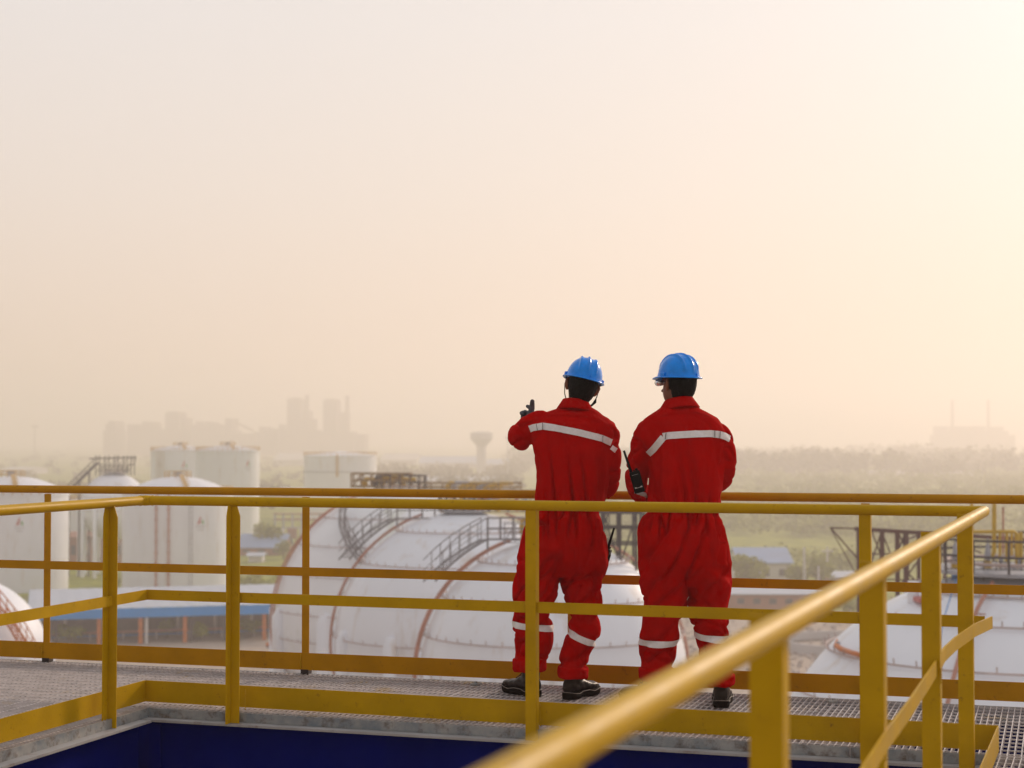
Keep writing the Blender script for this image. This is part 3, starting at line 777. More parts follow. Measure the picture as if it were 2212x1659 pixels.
def boot(name, label, man_parent, pos, yaw):
    """work boot: heel at local y=-0.085, toe at y=+0.20; pos = under the ankle"""
    Mx = Matrix.Translation(pos) @ Matrix.Rotation(yaw, 4, 'Z') @ Matrix.Translation((0, 0.037, 0))
    def T(p): return Mx @ Vector(p)
    def sec(y, hw, zt, zb=0.028, n=20):
        out = []
        for j in range(n):
            t = 2 * math.pi * j / n; c, s = math.cos(t), math.sin(t)
            out.append(T((hw * math.copysign(abs(c) ** 0.8, c), y, (zt + zb) / 2 + (zt - zb) / 2 * math.copysign(abs(s) ** 0.8, s))))
        return out
    m = MB()
    m.rings([sec(-0.092, 0.018, 0.07), sec(-0.086, 0.034, 0.10), sec(-0.06, 0.040, 0.125), sec(-0.02, 0.042, 0.125), sec(0.03, 0.043, 0.108), sec(0.07, 0.047, 0.088), sec(0.11, 0.051, 0.078), sec(0.15, 0.051, 0.074), sec(0.18, 0.044, 0.066), sec(0.20, 0.030, 0.055), sec(0.208, 0.012, 0.045)])
    rg = []
    for z_, a_, b_, yc in ((0.07, 0.042, 0.062, -0.030), (0.11, 0.043, 0.060, -0.032), (0.15, 0.046, 0.058, -0.036), (0.172, 0.049, 0.060, -0.038)):
        rg.append([T((a_ * math.cos(2 * math.pi * j / 20), yc + b_ * math.sin(2 * math.pi * j / 20), z_)) for j in range(20)])
    m.rings(rg)
    m.tube([T((0.047 * math.cos(t), -0.038 + 0.058 * math.sin(t), 0.168)) for t in [2 * math.pi * i / 20 for i in range(20)]], 0.010, 8, closed=True)
    me = remesh(m, 0.005, 4)
    v, nr = mesh_np(me); d = np.array([0.0035 * noise.noise(Vector((p[0] * 30, p[1] * 30, p[2] * 55))) for p in v]); v = v + nr * d[:, None]; me.vertices.foreach_set('co', v.ravel()); me.update()
    b = finish(me, 'boot', LEATH, man_parent)
    # sole with heel block and wavy side
    def outl(z, grow):
        pts = []
        prof = [(-0.096, 0.012), (-0.090, 0.030), (-0.065, 0.041), (-0.03, 0.040), (0.01, 0.038), (0.06, 0.045), (0.11, 0.053), (0.15, 0.053), (0.18, 0.046), (0.203, 0.032), (0.213, 0.012)]
        for y, hw in prof: pts.append((hw + grow, y))
        for y, hw in reversed(prof): pts.append((-(hw + grow), y))
        return pts
    rings = []
    for z, g in ((0.0, -0.002), (0.012, 0.003), (0.026, 0.004), (0.034, 0.001)):
        ring = []
        for x, y in outl(z, g):
            zz = z + (0.006 * math.sin(y * 42) if z > 0.02 else 0) + (0.010 if z < 0.005 and -0.03 < y < 0.02 else 0) + (0.012 * max(0, (y - 0.16) / 0.05) if z < 0.02 else 0.004 * max(0, (y - 0.16) / 0.05))
            ring.append(T((x, y, zz)))
        rings.append(ring)
    s_ = MB().rings(rings).build('sole', SOLE, b)
    MB().tube([T((x, y, 0.034 + 0.006 * math.sin(y * 42))) for x, y in outl(0, 0.0035)], 0.0022, 6, closed=True).build('welt', SOLELINE, b, smooth=True)
    m = MB()
    for i in range(5):
        y = 0.075 - i * 0.022; z = 0.093 + i * 0.013
        m.tube([T((-0.028, y - 0.006, z - 0.006)), T((0, y, z + 0.008)), T((0.028, y - 0.006, z - 0.006))], 0.0028, 6)
    m.build('lace', LACE, b)
    return b

def glove_hand(parent, wrist, fwd, up, side, pose, mtl=GLOVE, name='glove'):
    """hand as palm + four bent fingers + thumb. side=+1: thumb on +lateral side"""
    f = Vector(fwd).normalized(); l = f.cross(Vector(up)).normalized() * side; u = l.cross(f).normalized() * (1 if side > 0 else -1)
    u = Vector(up).normalized() if abs(u.dot(Vector(up))) < 0.2 else u
    def P(a, b, c): return Vector(wrist) + f * a + l * b + u * c
    m = MB()
    m.tube([P(-0.03, 0, 0), P(0.005, 0, 0)], [0.032, 0.031], 16)
    for b in (-0.024, -0.008, 0.009, 0.026): m.tube([P(0.0, b * 0.6, 0), P(0.045, b, 0.002), P(0.088, b, 0.0)], [0.020, 0.0165, 0.0135], 12)
    curl = pose
    for i, b in enumerate((-0.029, -0.010, 0.010, 0.029)):
        L = (0.030, 0.040, 0.044, 0.040)[i]; c = curl[i]
        p = P(0.088, b, 0); pts = [p]; an = 0.0
        for k, ll in enumerate((L, L * 0.66, L * 0.52)):
            an += c * (1.0, 1.15, 0.8)[k]
            p = p + (f * math.cos(an) - u * math.sin(an)) * ll; pts.append(p)
        m.tube(pts, [0.0140, 0.0132, 0.0122, 0.0108], 10); m.ellipsoid(pts[-1], (0.0108,) * 3, 10, 8)
    th = pose[4]
    if th == 'up': tp = [P(0.015, 0.022, 0.0), P(0.035, 0.040, 0.004), P(0.052, 0.066, 0.004), P(0.056, 0.096, 0.002)]
    else: tp = [P(0.015, 0.022, -0.004), P(0.042, 0.045, -0.012), P(0.066, 0.050, -0.022), P(0.088, 0.044, -0.030)]
    m.tube(tp, [0.0200, 0.0180, 0.0160, 0.0135], 10); m.ellipsoid(tp[-1], (0.0135,) * 3, 10, 8)
    me = remesh(m, 0.0034, 2, 0.4)
    v, nr = mesh_np(me); d = np.array([0.0012 * noise.noise(Vector(p) * 120) for p in v]); v = v + nr * d[:, None]; me.vertices.foreach_set('co', v.ravel()); me.update()
    return finish(me, name, mtl, parent)

def radio(name_label, base, axis, face, group='two-way radios carried by the workers'):
    """hand-held two-way radio; axis = up of the set, face = side with the clip"""
    ax = Vector(axis).normalized(); fc = Vector(face); fc = (fc - ax * fc.dot(ax)).normalized(); sx = ax.cross(fc)
    t = thing('two_way_radio', name_label, 'radio', base, group)
    b = Vector(base)
    MB().box(b + ax * 0.058, (0.056, 0.034, 0.116), sx, fc * -1).build('body', BLK, t, bevel=0.006)
    MB().tube([b + ax * 0.112 - sx * 0.016, b + ax * 0.135 - sx * 0.017, b + ax * 0.235 - sx * 0.022], [0.0085, 0.0075, 0.0058], 12).build('antenna', BLK, t, smooth=True)
    MB().tube([b + ax * 0.114 + sx * 0.014, b + ax * 0.129 + sx * 0.014], 0.0075, 12).build('volume_knob', BLK, t)
    MB().tube([b + ax * 0.114 + sx * 0.0, b + ax * 0.124 + sx * 0.0], 0.0045, 12).build('channel_knob', BLK, t)
    MB().box(b + ax * 0.030 + fc * 0.0178, (0.040, 0.0016, 0.007), sx, fc * -1).build('label', LABELM, t)
    MB().box(b + ax * 0.098 + fc * 0.0178, (0.034, 0.0014, 0.0012), sx, fc * -1).build('groove', LABELM, t)
    MB().box(b + ax * 0.060 + fc * 0.0200, (0.020, 0.005, 0.060), sx, fc * -1).build('belt_clip', BLK, t, bevel=0.001)
    MB().tube([b + ax * 0.118 + sx * 0.026, b + ax * 0.121 + sx * 0.026], 0.004, 10).build('emergency_button', BUTTON, t)
    return t

def build_man(Y, label, spec):
    mn = Man(Y); K = mn.k
    t = thing('person', label, 'person', (mn.P(spec['cx'], 1000).x, Y, 0))
    m = MB(); mn.stack(m, spec['torso'])
    for lg in spec['legs']:
        mn.stack(m, lg, ex=2.15, n=30)
    for am in spec['arms']: mn.limb(m, am)
    me = remesh(m, 0.0065, 6, 0.5)
    v, nr = mesh_np(me)
    zw = mn.P(1100, 1106).z; zc = mn.P(1100, 1249).z
    def bump(z, a, b, s): return 1 / (1 + np.exp(-(z - a) / s)) * 1 / (1 + np.exp((z - b) / s))
    xc = mn.P(spec['cx'], 1000).x
    def sleeve(v): return np.clip((np.abs(v[:, 0] - xc) - 0.19) / 0.05, 0, 1) * bump(v[:, 2], zw, 2, 0.03)
    zones = [  # (where, frequency, amount, mode, slant)
        (lambda v: bump(v[:, 2], zw - 0.02, zw + 0.34, 0.06) * (1 - 0.8 * sleeve(v)), (7, 6, 1.0), 0.030, 0, 0.10),
        (lambda v: bump(v[:, 2], zw - 0.02, zw + 0.26, 0.05) * (1 - sleeve(v)), (10, 6, 0.9), 0.026, 2, 0.12),     # long soft pleats of the back
        (lambda v: bump(v[:, 2], zw - 0.12, zw + 0.035, 0.018) * (1 - sleeve(v)), (24, 16, 2.2), 0.028, 2, 0.0),      # gathers under the waist elastic
        (lambda v: bump(v[:, 2], zw - 0.01, zw + 0.10, 0.02) * (1 - sleeve(v)), (22, 14, 2.0), 0.016, 2, 0.0),
        (lambda v: bump(v[:, 2], zc - 0.10, zw - 0.06, 0.05), (9, 8, 2.2), 0.030, 0, 0.3),
        (lambda v: bump(v[:, 2], zc - 0.10, zw - 0.06, 0.05), (9, 8, 2.4), 0.022, 2, -0.35),
        (lambda v: bump(v[:, 2], 0.10, zc + 0.10, 0.05), (5, 6, 7), 0.022, 0, 1.0),                                  # slanting creases of the legs
        (lambda v: bump(v[:, 2], 0.10, zc + 0.08, 0.05), (5, 6, 5.0), 0.019, 2, -1.0),
        (lambda v: bump(v[:, 2], 0.10, zc + 0.05, 0.05), (7, 7, 4.5), 0.006, 2, 0.9),
        (lambda v: bump(v[:, 2], zw + 0.30, 2.0, 0.06), (7, 8, 6), 0.012, 0, -0.6),
        (lambda v: bump(v[:, 2], zw + 0.28, 1.46, 0.06), (6, 7, 5), 0.009, 2, 0.8),
        (sleeve, (6, 8, 10), 0.014, 2, 0.6),
        (lambda v: bump(v[:, 2], 0.0, 0.22, 0.03), (7, 8, 22), 0.014, 0, 0.2),
        (lambda v: np.ones(len(v)), (34, 34, 22), 0.0016, 0, 0.2),
    ]
    v = fold_field(v, nr, zones, spec['seed'])
    # waist pinch
    w = np.exp(-((v[:, 2] - zw) / 0.022) ** 2) * 0.008
    armless = (np.abs(v[:, 0] - mn.P(spec['cx'], 1000).x) < 0.24)
    v = v - nr * (w * armless)[:, None]
    me.vertices.foreach_set('co', v.ravel()); me.update()
    bvh = BVHTree.FromPolygons([Vector(p) for p in v], [tuple(p.vertices) for p in me.polygons])
    cov = finish(me, 'coverall', RED, t)
    def xz(px, py): p = mn.P(px, py); return (p.x, p.z)
    for cv in spec['back_tape']:
        c_ = cast_patch(bvh, [xz(*p) for p in cv], 0.0180, 0.003, ycam=Y - 1.5)
        c_.build('reflective_stripe', STRIPE, cov, smooth=True)
    for jx, jy, sl in spec.get('joins', []):
        cast_patch(bvh, [xz(jx - sl, jy - 6.8), xz(jx + sl, jy + 6.8)], 0.0016, 0.0062, ycam=Y - 1.5, nacross=1).build('tape_join', SOLELINE, cov)
    for cxp, cyp, ax in spec['leg_tape']:
        p = mn.P(cxp, cyp)
        wrap_band(bvh, (p.x, Y + ax[3], p.z), Vector(ax[:3]), 0.0165, 0.0035).build('reflective_stripe', STRIPE, cov, smooth=True)
    for pk in spec.get('pockets', []):
        a_, b_, c_, d_ = pk  # xl, xr, yt, yb
        cc = (xz((a_ + b_) / 2, c_), xz((a_ + b_) / 2 + 4, d_))
        cast_patch(bvh, cc, (b_ - a_) / 2 * K, 0.0035, ycam=Y - 1.5, nacross=8).build('pocket', RED, cov, smooth=True)
        top = (xz(a_ - 1, c_ + 1), xz(b_ + 1, c_ + 2)); cast_patch(bvh, top, 0.006, 0.0055, ycam=Y - 1.5, nacross=2).build('pocket_hem', RED, cov, smooth=True)
    for sm in spec.get('seams', []):
        cast_patch(bvh, [xz(*p) for p in sm], 0.0022, 0.0028, ycam=Y - 1.5, nacross=2).build('seam', RED, cov, smooth=True)
    c = mn.P(*spec['collar'][0]); c = Vector((c.x, Y + spec['collar'][1], c.z))
    collar(cov, c, *spec['collar'][2:]).build('collar', RED, cov, smooth=True)
    # rolled trouser hems
    for (px, py, hw, hh, dy, b) in spec['cuffs']:
        p = mn.P(px, py); rg = []
        for z_, k_ in ((-hh, 0.93), (-hh, 1.0), (-hh * 0.5, 1.05), (0, 1.04), (hh * 0.7, 1.05), (hh, 1.01), (hh, 0.9)):
            rg.append(vring(p.x, Y + dy, p.z + z_, hw * k_, b * k_, 30, 2.1, 0.06 * math.sin(px)))
        mm_ = MB().rings(rg); me2 = remesh(mm_, 0.006, 2)
        v2, n2 = mesh_np(me2); d2 = np.array([0.006 * noise.noise(Vector((q[0] * 26, q[1] * 22, q[2] * 34 + px))) for q in v2]); v2 = v2 + n2 * d2[:, None]
        me2.vertices.foreach_set('co', v2.ravel()); me2.update(); finish(me2, 'rolled_cuff', RED, cov)
    for (pos, yaw) in spec['boots']: boot('boot', None, t, pos, yaw)
    hp, hdy, yaw, roll, pit = spec['head']
    c = mn.P(*hp); Mx = Matrix.Translation((c.x, Y + hdy, c.z)) @ Matrix.Rotation(R(yaw), 4, 'Z') @ Matrix.Rotation(R(roll), 4, 'Y') @ Matrix.Rotation(R(pit), 4, 'X')
    head_set(mn, t, Mx, spec.get('emblem', False), spec.get('strap', True))
    return mn, t, cov, bvh, Mx

# ---- the left worker, pointing
Y1 = 9.24
def foot(px, Yf): return Vector(((px - CXP) / FP * Yf, Yf, 0))
spec1 = dict(cx=1232, seed=1.0, joins=[(1160, 923, 1.2), (1172, 921.5, 0), (1299, 947.5, -1)],
  torso=[(869, 1217, 1268, .064, .02), (880, 1212, 1278, .070, .02), (887, 1196, 1290, .088, .02), (895, 1172, 1300, .100, .015), (904, 1157, 1314, .118, .01), (916, 1149, 1327, .130, 0), (928, 1147, 1333, .136, 0),
         (950, 1147, 1330, .142, 0), (980, 1150, 1322, .145, 0), (1010, 1154, 1315, .145, 0), (1040, 1155, 1312, .145, 0), (1070, 1152, 1309, .140, 0),
         (1094, 1151, 1305, .134, 0), (1106, 1150, 1300, .128, 0), (1120, 1144, 1300, .142, 0), (1145, 1134, 1303, .155, 0), (1180, 1124, 1306, .162, 0),
         (1205, 1118, 1308, .150, 0), (1224, 1122, 1302, .130, 0), (1242, 1140, 1284, .095, 0)],
  legs=[[(1190, 1122, 1214, .142, .0), (1225, 1115, 1212, .134, .0), (1249, 1111, 1208, .118, .0), (1295, 1110, 1199, .110, .01), (1346, 1110, 1194, .100, .02), (1394, 1113, 1187, .092, .03), (1430, 1117, 1180, .086, .03), (1448, 1117, 1177, .080, .03)],
        [(1190, 1210, 1308, .142, .0), (1215, 1210, 1311, .136, .0), (1249, 1212, 1305, .120, .01), (1290, 1220, 1297, .108, .02), (1320, 1224, 1296, .104, .02), (1359, 1226, 1295, .100, .01), (1400, 1218, 1279, .092, -.01), (1434, 1211, 1268, .086, -.03), (1456, 1213, 1262, .080, -.03)]],
  arms=[[(1296, 930, 0, .066), (1313, 943, .01, .068), (1317, 975, .03, .063), (1319, 1015, .06, .058), (1315, 1050, .12, .056), (1300, 1064, .22, .050), (1280, 1064, .32, .043), (1268, 1062, .40, .036)],
        [(1166, 912, .0, .062), (1146, 926, .03, .070), (1126, 944, .09, .071), (1124, 940, .18, .068), (1130, 928, .26, .058), (1140, 915, .36, .047), (1143, 911, .41, .041)]],
  back_tape=[[(1144, 927), (1152, 924), (1172, 921), (1200, 925), (1250, 935), (1298, 947), (1312, 953), (1319, 956)], [(1321, 974), (1327, 965)]],
  leg_tape=[(1152, 1353, (0.10, .0, 1.0, 0.02)), (1256, 1374, (0.42, -0.1, 1.0, 0.0))],
  pockets=[(1238, 1278, 1178, 1236)],
  seams=[[(1212, 1120), (1211, 1160), (1209, 1200), (1210, 1240)], [(1180, 898), (1220, 897), (1262, 899), (1295, 912)]],
  collar=((1244, 890), .032, .071, .078, .056, .20, 1.46, True, -0.12),
  cuffs=[(1144, 1437, 68 * .00253 / 2 + .004, .036, .03, .090), (1237, 1450, 58 * .00253 / 2 + .008, .030, -.03, .090)],
  boots=[(foot(1147, 9.28), R(34)), (foot(1236, 9.20), R(-33))],
  head=((1257, 838), .035, 4, 14, -2))
man1, per1, cov1, bvh1, MX1 = build_man(Y1, 'person in red coverall and blue hard hat pointing ahead with a raised gloved left hand', spec1)
wr = man1.P(1143, 911, .42)
glove_hand(per1, man1.P(1144, 906, .43), (0.18, 1.0, 0.32), (1, 0, -0.1), -1, (1.35, 1.30, 1.2, 0.25, 'up')).name = 'glove'
glove_hand(per1, man1.P(1267, 1062, .41), (-0.6, 0.75, -0.05), (0, 0, 1), -1, (0.7, 0.7, 0.7, 0.65, 'grip'))
radio('two-way radio in the left worker\'s hip pocket, only its antenna sticking out', man1.P(1301, 1212, .02) + Vector((0, -0.0, -0.045)), (0.32, 0.0, 1.0), (1, -0.3, 0))

# ---- the right worker, leaning on the rail
Y2 = 8.97
spec2 = dict(cx=1475, seed=2.0, joins=[(1433, 942, -0.6), (1538, 937.7, 0), (1549, 939, -.5)], emblem=True,
  torso=[(865, 1441, 1496, .064, .02), (874, 1434, 1502, .070, .02), (884, 1420, 1518, .090, .02), (893, 1406, 1534, .105, .015), (903, 1390, 1550, .122, .01), (914, 1379, 1560, .132, .005), (928, 1373, 1568, .140, 0),
         (948, 1376, 1568, .146, 0), (980, 1402, 1562, .150, 0), (1020, 1404, 1560, .152, 0), (1060, 1400, 1558, .150, 0),
         (1090, 1396, 1554, .142, 0), (1107, 1393, 1549, .134, 0), (1122, 1389, 1553, .146, 0), (1150, 1382, 1561, .160, 0), (1180, 1379, 1569, .168, 0),
         (1215, 1379, 1575, .158, 0), (1240, 1384, 1570, .138, 0), (1268, 1404, 1556, .10, 0)],
  legs=[[(1215, 1379, 1480, .146, .0), (1249, 1382, 1482, .136, .0), (1285, 1386, 1484, .118, .0), (1322, 1389, 1480, .110, .01), (1359, 1391, 1466, .104, .02), (1385, 1389, 1459, .100, .02), (1420, 1386, 1456, .094, .03), (1450, 1386, 1450, .088, .03), (1470, 1388, 1446, .080, .03)],
        [(1215, 1478, 1576, .146, .0), (1249, 1484, 1578, .136, .0), (1290, 1488, 1575, .118, .0), (1333, 1493, 1575, .110, .0), (1373, 1504, 1575, .102, .0), (1410, 1512, 1574, .096, -.02), (1445, 1522, 1577, .090, -.04), (1474, 1530, 1577, .082, -.05)]],
  arms=[[(1536, 930, 0, .070), (1554, 944, .01, .068), (1564, 970, .02, .064), (1569, 1003, .05, .060), (1568, 1028, .10, .058), (1552, 1050, .20, .052), (1528, 1060, .33, .044), (1510, 1062, .42, .037)],
        [(1412, 930, 0, .070), (1394, 946, .01, .067), (1388, 972, .02, .064), (1382, 1005, .05, .062), (1378, 1034, .10, .060), (1384, 1060, .20, .054), (1398, 1072, .31, .046), (1412, 1074, .40, .038)]],
  back_tape=[[(1427, 943), (1440, 941), (1470, 939), (1500, 937.5), (1530, 937), (1550, 939), (1565, 943), (1575, 948)], [(1399, 981), (1408, 970), (1418, 957), (1428, 944.5)]],
  leg_tape=[(1424, 1385.5, (0.0, -.1, 1.0, 0.02)), (1539, 1372, (0.12, -0.12, 1.0, 0.0))],
  pockets=[],
  seams=[[(1480, 1120), (1482, 1160), (1480, 1200), (1478, 1250)], [(1424, 899), (1450, 893), (1500, 891), (1528, 899)], [(1530, 1166), (1572, 1170)], [(1530, 1166), (1535, 1215), (1572, 1222)]],
  collar=((1467, 887), .032, .075, .080, .055, .20, 1.46, True, 0.12),
  cuffs=[(1417, 1456, 64 * .00246 / 2 + .008, .032, .03, .092), (1554, 1466, 52 * .00246 / 2 + .010, .026, -.04, .088)],
  boots=[(foot(1417, 9.02), R(45)), (foot(1556, 8.93), R(-9))],
  head=((1467, 834), .04, 34, 1, 1), strap=False)
man2, per2, cov2, bvh2, MX2 = build_man(Y2, 'person in red coverall leaning on the rail, head turned left, radio at the elbow', spec2)
glove_hand(per2, man2.P(1508, 1062, .43), (-0.5, 0.8, -0.15), (0, 0, 1), -1, (0.7, 0.7, 0.7, 0.65, 'grip'))
glove_hand(per2, man2.P(1414, 1074, .41), (0.5, 0.8, -0.15), (0, 0, 1), 1, (0.7, 0.7, 0.7, 0.65, 'grip'))
MB().tube([man2.P(1370, 1063, -.02), man2.P(1384, 1066, -.03), man2.P(1392, 1068, -.02), man2.P(1397, 1074, .0)], [.006, .010, .011, .006], 8).build('wrist_band', LABELM, cov2, smooth=True)
radio('black two-way radio with a grey label held at the right worker\'s left elbow', man2.P(1380, 1063, -0.085), (-0.28, 0.0, 1.0), (-0.05, -1, 0))

# ================================================================== TANK FARM
def gz(p): return Vector((p.x, p.y, GROUND))
def radial(c, r, a, z): return Vector((c.x + r * math.cos(a), c.y + r * math.sin(a), z))
def emblem(parent, c, r, az, zc, s, dy=0.02):
    """small red and green company mark with grey lettering, painted on a curved tank shell"""
    def pt(x, z): a = az + x / r; return radial(c, r + dy, a, zc + z)
    def strip(poly, mt, nm):
        m = MB(); m.add([pt(x * s, z * s) for x, z in poly], [tuple(range(len(poly)))]); m.build(nm, mt, parent)
    strip([(-0.55, -0.5), (-0.20, -0.5), (0.12, 0.35), (0.05, 0.75), (-0.12, 0.45)], EMR, 'emblem')
    strip([(0.02, -0.05), (0.14, 0.12), (0.10, -0.42), (-0.10, -0.5)], EMR, 'emblem')
    strip([(0.30, -0.5), (0.62, -0.5), (0.52, -0.05), (0.34, 0.22), (0.22, -0.10)], EMG, 'emblem')
    for k in range(6):
        x = -0.72 + k * 0.26; strip([(x, -1.0), (x + 0.17, -1.0), (x + 0.17, -0.74), (x, -0.74)], EMT, 'lettering')
    for k in range(4):
        x = -0.42 + k * 0.24; strip([(x, -1.45), (x + 0.15, -1.45), (x + 0.15, -1.25), (x, -1.25)], EMT, 'lettering')
def rim_rail(parent, c, r, z, n=36, h=1.1, mt=YRAIL, a0=0, a1=2 * math.pi, th=0.06):
    m = MB(); full = abs(a1 - a0 - 2 * math.pi) < 1e-3
    an = [a0 + (a1 - a0) * i / n for i in range(n if full else n + 1)]
    for hz_ in (h, h * 0.5):
        m.tube([radial(c, r, a, z + hz_) for a in an], th / 2, 6, closed=full)
    m.build('guard_rail', mt, parent)
    m = MB()
    for a in an: m.tube([radial(c, r, a, z), radial(c, r, a, z + h)], th / 2, 6, caps=False)
    m.build('rail_post', mt, parent)['kind'] = 'stuff'
def ladder(parent, c, r, a, z0, z1, mt=GRST, w=0.5):
    m = MB()
    for s_ in (-1, 1): m.tube([radial(c, r + 0.3, a + s_ * w / 2 / r, z0), radial(c, r + 0.3, a + s_ * w / 2 / r, z1)], 0.05, 6)
    n = int((z1 - z0) / 0.9)
    for i in range(n): m.tube([radial(c, r + 0.3, a - w / 2 / r, z0 + 0.9 * i + 0.4), radial(c, r + 0.3, a + w / 2 / r, z0 + 0.9 * i + 0.4)], 0.03, 5)
    return m.build('ladder', mt, parent)
def storage_tank(label, xl, xr, ytop, Y, roof='dome', rise=2.6, group=None, marks=(), pipes=(), equip=True, railing=True, seams=6, cat='storage tank'):
    c = aty((xl + xr) / 2, ytop, Y); ztop = c.z; r = (xr - xl) / 2 * Y / FP; c = gz(c) + Vector((0, r * 0.0, 0))
    t = thing('storage_tank', label, cat, c, group)
    h = ztop - GROUND
    prof = [(r, 0)]
    for i in range(1, seams): prof += [(r, h * i / seams - 0.06), (r + 0.04, h * i / seams - 0.05), (r + 0.04, h * i / seams + 0.05), (r, h * i / seams + 0.06)]
    prof += [(r, h - 0.35), (r + 0.14, h - 0.35), (r + 0.14, h)]
    MB().lathe(c, prof, 72, cap=False).build('shell', TANK, t, smooth='auto')
    rp = []
    for i in range(13):
        q = i / 12
        if roof == 'dome':
            Rr = (r * r + rise * rise) / (2 * rise); x = r * (1 - q); z = math.sqrt(max(0, Rr * Rr - x * x)) - (Rr - rise)
        else: x = r * (1 - q); z = rise * q
        rp.append((max(x, 0.05) + (0.1 if i == 0 else 0), h + z))
    MB().lathe(c, rp, 72).build('roof', TANK, t, smooth=True)
    if railing: rim_rail(t, c, r, ztop + 0.02, 40, th=0.16)
    if equip:
        cz = ztop + (rise if roof != 'none' else 0)
        rim_rail(t, c, r * 0.24, cz - 0.3, 12, 1.2, th=0.14)
        MB().lathe(c, [(0.6, h + rise - 0.2), (0.6, h + rise + 0.7), (0.9, h + rise + 0.7), (0.9, h + rise + 0.9)], 16).build('roof_vent', GRST, t)
        m = MB(); ps = []
        for q in np.linspace(0.28, 0.98, 8):
            x = r * q
            Rr = (r * r + rise * rise) / (2 * rise); z = math.sqrt(max(0, Rr * Rr - x * x)) - (Rr - rise) if roof == 'dome' else rise * (1 - q)
            ps.append(radial(c, x, -1.2, ztop + z + 0.6))
        for i in range(7): m.beam(ps[i], ps[i + 1], 0.8, 0.06); m.beam(ps[i] + Vector((0.4, 0, 0.9)), ps[i + 1] + Vector((0.4, 0, 0.9)), 0.07, 0.07)
        m.build('roof_walkway', YRAIL, t)
    for px, mt in pipes:
        a = math.atan2(-c.y, -c.x) + math.asin(max(-1, min(1, (px - (xl + xr) / 2) / ((xr - xl) / 2))))
        m = MB(); m.tube([radial(c, r + 0.25, a, GROUND + 0.2), radial(c, r + 0.25, a, ztop - 0.3), radial(c, r - 0.5, a, ztop + 0.5)], 0.16, 8)
        for k in range(8): m.box(radial(c, r + 0.2, a, GROUND + 1.5 + k * (h - 2) / 8), (0.6, 0.5, 0.12))
        m.build('riser_pipe', mt, t, smooth='auto')
    for px, py, s in marks:
        a = math.atan2(-c.y, -c.x) + math.asin((px - (xl + xr) / 2) / ((xr - xl) / 2)); zc = aty(px, py, Y - r).z
        emblem(t, c, r, a, zc, s)
    return t, c, r, ztop

tA = storage_tank('white domed tank cut by the photo\'s left edge, emblem near its top', -97, 145, 1066, 300, 'dome', 3.1, 'white storage tanks', marks=[(41, 1128, 1.15)])
tB = storage_tank('white domed tank behind the near left railing, centre left, with two red riser pipes', 267, 501, 1066, 300, 'dome', 3.0, 'white storage tanks', marks=[(431, 1126, 1.15)], pipes=[(341, SPRAY), (366, SPRAY)])
ladder(tB[0], tB[1], tB[2], -1.15, GROUND, tB[3], GRST)
tC = storage_tank('left one of the two tall touching tanks behind the domed tank', 327, 452, 974, 500, 'dome', 1.6, 'white storage tanks', marks=[(398, 1003, 1.5), (345, 1001, 0.8)])
tD = storage_tank('right one of the two tall touching tanks, roof rail in ochre', 424, 560, 974, 465, 'dome', 1.5, 'white storage tanks', marks=[(535, 1001, 1.4)])
ladder(tC[0], tC[1], tC[2], -2.2, GROUND + 6, tC[3], YRAIL, 1.2); ladder(tC[0], tC[1], tC[2], -2.0, GROUND + 4, tC[3], YRAIL, 1.0)
tE = storage_tank('white tank with low cone roof standing alone between the tall tanks and the water tower', 657, 813, 984, 560, 'cone', 1.5, 'white storage tanks', equip=False)
m = MB(); m.box(radial(tE[1], tE[2] + 0.3, -1.55, tE[3] - 3.2), (0.7, 0.4, 7)); m.build('ladder', YRAIL, tE[0])
m = MB(); m.tube([radial(tE[1], tE[2] + 0.12, a, tE[3] - 5.2) for a in np.linspace(0, 2 * math.pi, 49)[:-1]], 0.16, 6, closed=True); m.build('wind_girder', GRST, tE[0])

